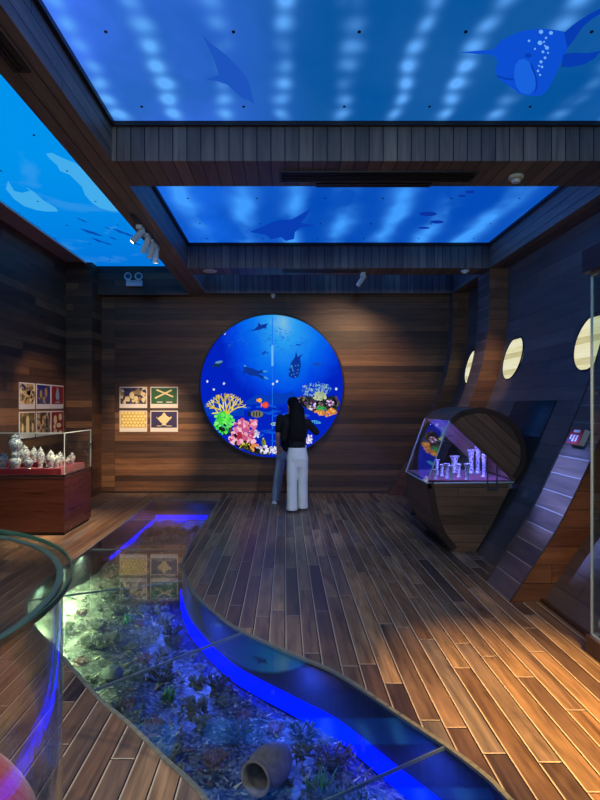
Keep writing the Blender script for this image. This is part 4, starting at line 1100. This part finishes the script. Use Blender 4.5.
# track with four spots
TX = -1.6
tr = tag(MB().box(TX-.018, TX+.018, 5.85, 7.02, ZB-.025, ZB).build('light_track', M['black']), 'black light track under the left beam carrying four spotlights', 'light track')
def spot_fix(label, base, d, lit=False, adapter=True, group=None, Ln=.19, r=.034):
    b = Vector(base); d = Vector(d).normalized()
    t = thing('spotlight', label, 'spotlight', b, group)
    MB().box(b.x-.03, b.x+.03, b.y-.075, b.y+.075, b.z-.04, b.z).build('adapter', M['white'], t)
    piv = b+Vector((0, 0, -.075))
    MB().cyl(b+Vector((0, 0, -.04)), piv, .012, 10).build('stem', M['white'], t)
    s = MB(); s.lathe([(0, 0), (r*.9, 0), (r, .01), (r, Ln), (r*.86, Ln), (r*.8, Ln-.025), (0, Ln-.03)], piv-d*.05, 24, 0, d)
    body = s.build('lamp_body', M['grey'], t)
    e = piv+d*(Ln-.075)
    MB().cyl(e-d*.004, e+d*.0, r*.78, 20).build('lens', M['lampglow'] if lit else plain('unlit_lens', lin(190, 185, 170), .2), body)
    return piv+d*(Ln-.04), d
T1 = spot_fix('lit white spotlight first on the left beam track, lens glowing', (TX, 6.20, ZB-.025), (-.62, -.25, -.74), True)
T2 = spot_fix('white spotlight second from the glowing one on the left beam track', (TX, 6.50, ZB-.025), (-.42, .25, -.86), True)
T3 = spot_fix('white spotlight third along the left beam track', (TX, 6.74, ZB-.025), (-.40, .55, -.80), True)
T4 = spot_fix('white spotlight last on the left beam track, pointing straight down', (TX, 6.94, ZB-.025), (-.06, .12, -1), True)
S5 = spot_fix('single white spotlight under the far cross beam, right of the round picture', (1.18, 8.5, ZB), (-.42, .55, -.62), True)
def disc(name, label, cat, u, v, r, h, mat, group=None):
    p = atz(u, v, ZB); t = thing(name, label, cat, (p.x, p.y, ZB))
    MB().lathe([(0, -h), (r*.55, -h), (r*.62, -h*.6), (r, -h*.5), (r, 0), (0, 0)], p, 28).build('cover', mat, t)
    return t, p
t, p = disc('smoke_detector', 'cream smoke detector under the near wide cross beam', 'smoke detector', 516, 176, .062, .055, M['cream'])
MB().lathe([(.018, -.062), (.036, -.058), (.036, -.045), (.018, -.045), (.018, -.062)], p, 20).build('sensor_head', M['grey'], t)
t, p = disc('smoke_detector', 'small pale detector at right end of the far cross beam', 'smoke detector', 465, 270.5, .06, .04, M['white'])
MB().lathe([(.016, -.046), (.03, -.043), (.03, -.03), (.016, -.03), (.016, -.046)], p, 16).build('sensor_head', M['grey'], t)
t, p = disc('ceiling_speaker', 'round white ceiling speaker at left end of the far cross beam', 'speaker', 210, 271, .105, .012, M['white'])
MB().lathe([(0, -.016), (.08, -.015), (.085, -.011), (0, -.011)], p, 28).build('grille', M['grey'], t)
p = at(273, 296, 10.1)
t = thing('security_camera', 'small white dome camera above the round picture', 'camera', (p.x, 10.1, ZB))
MB().lathe([(0, 0), (.04, 0), (.045, -.03), (0, -.03)], (p.x, 10.1, ZB), 20).build('mount', M['white'], t)
MB().ell((p.x, 10.1, ZB-.045), .035, .035, .035, 16).build('dome', M['white'], t)
def diffuser(label, x0, x1, y0, y1, along='x'):
    t = thing('air_diffuser', label, 'air vent', ((x0+x1)/2, (y0+y1)/2, ZB))
    mb = MB(); w = .02
    mb.box(x0, x1, y0, y0+w, ZB-.014, ZB).box(x0, x1, y1-w, y1, ZB-.014, ZB).box(x0, x0+w, y0+w, y1-w, ZB-.014, ZB).box(x1-w, x1, y0+w, y1-w, ZB-.014, ZB)
    mb.build('frame', M['trimwood'], t)
    MB().box(x0+w, x1-w, y0+w, y1-w, ZB-.004, ZB).build('slot_back', M['black'], t)
    mb = MB()
    n = 3
    for i in range(n):
        if along == 'x': q = y0+(y1-y0)*(i+1)/(n+1); mb.box(x0+w, x1-w, q-.007, q+.007, ZB-.012, ZB-.004)
        else: q = x0+(x1-x0)*(i+1)/(n+1); mb.box(q-.006, q+.006, y0+w, y1-w, ZB-.012, ZB-.004)
    mb.build('louvres', M['trimwood'], t)
diffuser('long dark air vent slot under the near wide cross beam', -.05, 1.66, 4.78, 5.0)
diffuser('short dark slot vent behind the long one at rear edge of near cross beam', .28, 1.32, 5.04, 5.11)
diffuser('dark slot air vent under the far cross beam', -.04, 1.12, 8.27, 8.42)
diffuser('dark slot vent in the underside of the left beam at photo corner', -1.62, -1.52, 1.8, 3.35, 'y')

# ------------------------------------------------------------------ people
SK = plain('skin', lin(176, 128, 102), .55, var=.06)
SHAIR = plain('black_hair', lin(20, 16, 15), .8, spec=.2, var=.4, vscale=60)
BLACKT = plain('black_cotton', lin(13, 13, 16), .85, var=.2, vscale=30)
def limb(mb, a, b, r1, r2, seg=14):
    a, b = Vector(a), Vector(b)
    mb.tube([a, (a+b)/2, b], [r1, (r1+r2)/2, r2], seg); mb.ell(a, r1, r1, r1, 12); mb.ell(b, r2, r2, r2, 12)
def loft(mb, rings, seg=24):
    R = []
    for c, rx, ry in rings:
        R.append([Vector(c)+Vector((rx*math.cos(2*PI*k/seg), ry*math.sin(2*PI*k/seg), 0)) for k in range(seg)])
    for A, B in zip(R, R[1:]):
        for k in range(seg):
            j = (k+1) % seg; mb.face([A[k], A[j], B[j], B[k]], 0, uv=[(0, 0)]*4, smooth=True)
    mb.face(list(reversed(R[0])), 0, uv=[(0, 0)]*seg); mb.face(R[-1], 0, uv=[(0, 0)]*seg)
def hand(mb, w, d, up, s):             # wrist point, finger direction, palm-side vector, thumb side
    w, d = Vector(w), Vector(d).normalized(); sd = d.cross(Vector(up)).normalized(); nrm = sd.cross(d).normalized()
    mb.obox(w+d*.045, d*.045, sd*.036, nrm*.012); mb.ell(w+d*.05, .04, .04, .03, 10)
    for k, l in enumerate((.066, .074, .07, .056)):
        b = w+d*.085+sd*(.03-.02*k)*s
        m_ = b+d*l*.5-nrm*.012; e = m_+d*l*.32-nrm*.03
        mb.tube([b, m_, e], [.009, .0085, .007], 8)
    b = w+d*.03+sd*.034*s; mb.tube([b, b+d*.03+sd*.025*s-nrm*.01, b+d*.06+sd*.03*s-nrm*.025], [.011, .010, .008], 8)
def head(mb, c, f, s=1.0):             # centre, facing
    c, f = Vector(c), Vector(f).normalized(); r = Vector((0, 0, 1)).cross(f).normalized(); z = Vector((0, 0, 1))
    rot = Matrix((r, f, z)).transposed()
    mb.ell(c+z*.02, .075*s, .095*s, .095*s, 20, rot=rot); mb.ell(c-z*.05+f*.03, .055*s, .065*s, .065*s, 16, rot=rot)
    mb.ell(c+f*.098-z*.02, .012, .018, .02, 8, rot=rot); mb.ell(c+f*.088-z*.062, .022, .012, .008, 8, rot=rot)
    for q in (-1, 1):
        mb.ell(c+r*q*.077-z*.01, .012, .022, .032, 10, rot=rot); mb.ell(c+f*.082+r*q*.03+z*.012, .014, .01, .008, 8, rot=rot)
# --- woman
WX, WY = .185, 8.42
w = thing('person', 'person with long black hair, black top and wide white trousers, back turned', 'person', (WX, WY, 0))
b = MB()
hc = Vector((WX-.01, WY+.03, 1.515))
head(b, hc, (-.15, 1, -.05), .97); limb(b, (WX, WY+.0, 1.36), hc-Vector((0, 0, .05)), .05, .046)
loft(b, [((WX, WY, .86), .14, .10), ((WX, WY, .98), .12, .09), ((WX, WY, 1.1), .115, .085), ((WX, WY, 1.24), .14, .095), ((WX, WY, 1.34), .15, .085), ((WX, WY, 1.385), .07, .06)])
SR, SL = Vector((WX+.155, WY, 1.335)), Vector((WX-.155, WY, 1.335))
ER, EL_ = Vector((WX+.285, WY+.04, 1.19)), Vector((WX-.2, WY+.04, 1.10))
HR, HL = Vector((WX+.12, WY+.24, 1.36)), Vector((WX-.02, WY+.2, 1.2))
for S, E_, H in ((SR, ER, HR), (SL, EL_, HL)):
    limb(b, S, E_, .043, .034); limb(b, E_, H, .034, .024)
hand(b, HR, (-.4, .3, .6), (0, -1, 0), 1); hand(b, HL, (.5, .3, .5), (0, -1, 0), -1)
for sx, fy in ((-1, -.06), (1, .09)):
    hip = Vector((WX+sx*.078, WY, .86)); kn = Vector((WX+sx*.08, WY+fy*.3+.02, .46)); an = Vector((WX+sx*.078, WY+fy, .08))
    limb(b, hip, kn, .08, .05); limb(b, kn, an, .05, .035)
    b.ell(an+Vector((0, .06, -.045)), .038, .1, .033, 12)
b.build('body', SK, w, remesh=.0075, smoothit=3)
t = MB()
loft(t, [((WX, WY, .935), .128, .10), ((WX, WY, 1.0), .128, .10), ((WX, WY, 1.1), .135, .1), ((WX, WY, 1.24), .158, .108), ((WX, WY, 1.33), .168, .10), ((WX, WY, 1.37), .12, .08), ((WX, WY, 1.4), .062, .062)])
for S, E_, H in ((SR, ER, HR), (SL, EL_, HL)):
    limb(t, S, E_, .06, .052); limb(t, E_, E_+(H-E_)*.86, .052, .038)
t.build('black_top', BLACKT, w, remesh=.010, smoothit=3)
t = MB()
loft(t, [((WX, WY+.02, .60), .14, .06), ((WX, WY+.01, .68), .162, .11), ((WX, WY, .80), .166, .128), ((WX, WY, .9), .148, .115), ((WX, WY, .965), .132, .102)])
for sx, fy, top in ((-1, -.06, 0), (1, .10, 0)):
    loft(t, [((WX+sx*.082, WY+fy, .035), .085, .105), ((WX+sx*.08, WY+fy*.9, .12), .082, .10), ((WX+sx*.08, WY+fy*.6+.01, .40), .078, .092), ((WX+sx*.083, WY+fy*.3, .62), .082, .10), ((WX+sx*.078, WY, .8), .082, .105)])
t.build('white_trousers', plain('white_denim', lin(238, 236, 224), .85, var=.10, vscale=11, bump=.9), w, remesh=.010, smoothit=3)
t = MB()
t.ell(hc+Vector((0, -.015, .035)), .094, .106, .103, 20)
loft(t, [((WX-.005, WY-.085, 1.06), .07, .018), ((WX-.005, WY-.1, 1.12), .105, .028), ((WX-.005, WY-.095, 1.25), .108, .045), ((WX-.005, WY-.07, 1.36), .112, .06), ((WX-.008, WY-.03, 1.46), .105, .08), ((WX-.01, WY+.0, 1.56), .092, .09)])
for k in range(34):
    a = PI+PI*k/33; x0 = .1*math.cos(a); y0 = .09*math.sin(a)
    t.tube([hc+Vector((x0, y0-.01, .04)), Vector((WX+x0*1.1, WY-.06+y0*.5, 1.34)), Vector((WX+x0*1.05, WY-.1+y0*.2, 1.18)), Vector((WX+x0*.9+random.uniform(-.01, .01), WY-.1, 1.06+random.uniform(-.03, .02)))], [.012, .014, .012, .004], 6)
t.build('long_hair', SHAIR, w, remesh=.007, smoothit=1)
for sx, fy in ((-1, -.06), (1, .09)):
    s = MB(); an = Vector((WX+sx*.078, WY+fy, 0))
    s.ell(an+Vector((0, .05, .028)), .045, .115, .03, 14); s.obox(an+Vector((0, .05, .009)), (.042, 0, 0), (0, .115, 0), (0, 0, .009))
    s.build('shoe', plain('tan_shoe', lin(96, 84, 66), .6), w, remesh=.006, smoothit=2)
# --- man
MX, MY = .02, 9.14
m = thing('person', 'person with short black hair, black T-shirt and grey jeans, mostly behind the other', 'person', (MX, MY, 0))
b = MB(); hc = Vector((MX+.10, MY+.02, 1.59))
head(b, hc, (-.55, .8, -.1), 1.03); limb(b, (MX+.075, MY, 1.42), hc-Vector((0, 0, .06)), .058, .054)
loft(b, [((MX+.04, MY, .86), .13, .105), ((MX+.05, MY, 1.0), .125, .10), ((MX+.06, MY, 1.2), .15, .11), ((MX+.06, MY, 1.38), .175, .10), ((MX+.07, MY, 1.44), .08, .07)])
SL, SR = Vector((MX-.095, MY-.02, 1.385)), Vector((MX+.24, MY, 1.39))
EL_, ER = Vector((MX-.135, MY-.06, 1.10)), Vector((MX+.29, MY+.05, 1.12))
HL, HR = Vector((MX-.13, MY-.04, .86)), Vector((MX+.2, MY+.22, 1.0))
for S, E_, H in ((SL, EL_, HL), (SR, ER, HR)):
    limb(b, S, E_, .05, .039); limb(b, E_, H, .039, .028)
hand(b, HL, (.1, .12, -1), (1, 0, 0), 1); hand(b, HR, (-.4, .5, .3), (0, -1, 0), 1)
for hx, kx, ax, fy in ((-.06, -.125, -.17, -.02), (.10, .12, .13, .05)):
    limb(b, (MX+hx, MY, .86), (MX+kx, MY+fy+.02, .48), .088, .056); limb(b, (MX+kx, MY+fy+.02, .48), (MX+ax, MY+fy, .09), .056, .04)
    b.ell((MX+ax-.01, MY+fy+.05, .045), .042, .115, .036, 12)
b.build('body', SK, m, remesh=.0075, smoothit=3)
t = MB()
loft(t, [((MX+.05, MY, .83), .145, .12), ((MX+.05, MY, 1.0), .145, .118), ((MX+.06, MY, 1.2), .168, .125), ((MX+.06, MY, 1.36), .195, .115), ((MX+.07, MY, 1.42), .13, .09), ((MX+.075, MY, 1.46), .07, .07)])
for S, E_ in ((SL, EL_), (SR, ER)): limb(t, S, S+(E_-S)*.66, .068, .064)
t.build('black_t_shirt', BLACKT, m, remesh=.010, smoothit=3)
t = MB()
loft(t, [((MX+.02, MY, .72), .16, .125), ((MX+.03, MY, .82), .148, .115), ((MX+.04, MY, .90), .132, .108)])
for hx, kx, ax, fy in ((-.07, -.125, -.17, -.02), (.095, .12, .13, .05)):
    loft(t, [((MX+ax, MY+fy, .045), .072, .085), ((MX+ax*.98, MY+fy, .16), .07, .082), ((MX+kx, MY+fy+.02, .48), .078, .09), ((MX+hx, MY, .8), .092, .11)])
t.build('grey_jeans', plain('grey_denim', lin(130, 140, 160), .8, var=.12, vscale=12), m, remesh=.010, smoothit=3)
t = MB(); t.ell(hc+Vector((.012, -.02, .045)), .092, .112, .092, 20); t.ell(hc+Vector((.02, -.03, -.01)), .08, .085, .08, 16)
for k in range(40):
    a = random.random()*2*PI; e = random.uniform(.1, 1.3); d = Vector((math.cos(a)*math.cos(e), math.sin(a)*math.cos(e), math.sin(e)))
    if d.dot(Vector((-.55, .8, 0))) > .55 and e < .6: continue
    t.ell(hc+Vector((.012, -.02, .05))+Vector((d.x*.088, d.y*.105, d.z*.088)), .018, .018, .014, 8)
t.build('short_hair', SHAIR, m, remesh=.007, smoothit=1)
for ax, fy in ((-.17, -.02), (.13, .05)):
    s = MB(); p = Vector((MX+ax-.012, MY+fy, 0))
    s.ell(p+Vector((-.01, .05, .045)), .05, .135, .043, 14); s.obox(p+Vector((-.01, .05, .014)), (.045, 0, 0), (0, .13, 0), (0, 0, .014))
    s.build('shoe', plain('white_shoe', lin(205, 205, 205), .6), m, remesh=.006, smoothit=2)

# ------------------------------------------------------------------ light
def light(name, typ, loc, power, col, aim=None, **kw):
    l = bpy.data.lights.new(name, typ); l.energy = power; l.color = col
    for k, v in kw.items(): setattr(l, k, v)
    o = bpy.data.objects.new(name, l); C.objects.link(o); o.location = loc
    if aim is not None: o.rotation_euler = (Vector(aim)-Vector(loc)).to_track_quat('-Z', 'Y').to_euler()
    return o
WARM = (1, .72, .42); NEU = (1, .86, .72)
def spot(name, loc, aim, power, col, ang, blend=.6, r=.03): return light(name, 'SPOT', loc, power, col, aim, spot_size=math.radians(ang), spot_blend=blend, shadow_soft_size=r)
spot('lamp_cabinet', T2[0], (-3.3, 7.15, .9), 430, (1, .88, .66), 48, .8)
spot('lamp_left_posters', T3[0], (-3.7, 8.9, 1.2), 220, WARM, 40)
spot('lamp_back_posters', T4[0], (-2.45, 10.15, 1.05), 900, WARM, 30, .8)
spot('lamp_front_left', T1[0], (-2.45, 7.0, 0), 520, (1, .62, .34), 50, .9)
spot('lamp_wall', S5[0], (.9, 10.2, 2.6), 55, WARM, 70, .9)
spot('lamp_floor_warm', (1.9, 1.2, 3.5), (1.55, 2.85, 0), 2500, (1, .60, .20), 34, 1)
spot('lamp_floor_mid', (.5, 1.5, 3.55), (.3, 4.8, 0), 170, (1, .90, .80), 50, 1)
spot('lamp_floor_far', (1.0, 4.4, 3.5), (.25, 8.0, .5), 230, (.74, .86, 1), 50, 1)
spot('lamp_floor_left', (-.6, .6, 3.5), (-.85, 3.0, 0), 260, (1, .88, .72), 40, .95)
spot('fill_floor_left_mid', (-1.9, 4.2, 3.58), (-2.55, 5.2, 0), 240, (1, .78, .5), 50, .95)  # added fill without a fixture, brightens the floor behind the round lid
spot('fill_round_case', (-1.3, .2, 3.4), (-1.0, 1.4, .5), 340, (1, .86, .74), 46, .9)  # added spot, no fixture, to brighten the velvet
spot('lamp_back_wall', (1.5, 8.9, 3.5), (1.3, 10.2, 2.0), 75, WARM, 90, 1)
spot('lamp_back_wall_left', (-.9, 7.4, 3.5), (-1.6, 10.2, 1.6), 50, WARM, 80, 1)
spot('lamp_rib', (1.9, 6.9, 3.4), (2.85, 8.2, 2.0), 110, WARM, 40, .9)
spot('fill_rib_near', (1.2, 2.2, 3.5), (2.2, 4.3, .35), 210, (1, .66, .40), 26, .9)  # unseen warm fill, added to lift the hull foot beside the near rib
spot('fill_rib_blue', (.6, 6.4, 3.55), (2.36, 4.8, .92), 2600, (.20, .30, 1), 15, .9)  # added blue spot standing in for the ceiling's reflection on the rib
spot('fill_hull_blue', (-.9, 5.9, 3.5), (3.1, 6.4, 2.4), 260, (.06, .24, 1), 76, 1)  # added blue fill standing in for ceiling panel light on the hull
spot('fill_hull_blue_far', (-.9, 8.9, 3.5), (3.1, 9.0, 2.2), 130, (.06, .24, 1), 60, 1)  # second added blue fill, for the far end of the hull
spot('fill_rear', (.4, -1.7, 3.3), (.4, 9, 2.6), 460, (.46, .72, 1), 110, 1, .3)  # added fill spot behind the camera, no fixture there
# case and channel lamps
spot('lamp_barrel', (2.12, 6.2, 1.34), (2.05, 6.75, .85), 46, (.17, .16, 1), 140, .5, .02)
spot('lamp_barrel_front', (1.80, 6.17, 1.30), (1.95, 6.7, .8), 24, (.18, .17, 1), 140, .5, .02)
def down(name, x, y, p, col): light(name, 'AREA', (x, y, -.03), p, col, (x+.02, y, -1), size=.12)
for i, (y, p) in enumerate(((6.0, 9), (5.5, 16), (5.0, 24), (4.5, 24), (4.1, 15), (3.75, 5))):
    down('lamp_channel_green', Lx(y)+.07, y, p, (.78, 1, .42))
for i, y in enumerate((2.5, 3.0)): down('lamp_channel_white', Lx(y)+.12, y, .9, (.72, .82, 1))
for y in (2.6, 3.4, 4.2, 5.0): down('lamp_channel_blue', Rx(y)-.2, y, 9, (.06, .12, 1))
down('lamp_channel_far', -1.5, 9.2, 10, (.05, .1, 1))

wd = bpy.data.worlds.new('world'); sc.world = wd; wd.use_nodes = True
wd.node_tree.nodes['Background'].inputs[0].default_value = (.02, .03, .05, 1); wd.node_tree.nodes['Background'].inputs[1].default_value = .3
sc.view_settings.view_transform = 'Standard'; sc.view_settings.look = 'None'; sc.view_settings.exposure = 0.0; sc.view_settings.gamma = 1
sc.view_settings.use_curve_mapping = False
sc.cycles.use_denoising = True; sc.cycles.max_bounces = 10; sc.cycles.transparent_max_bounces = 24; sc.cycles.glossy_bounces = 5
sc.cycles.sample_clamp_indirect = 4
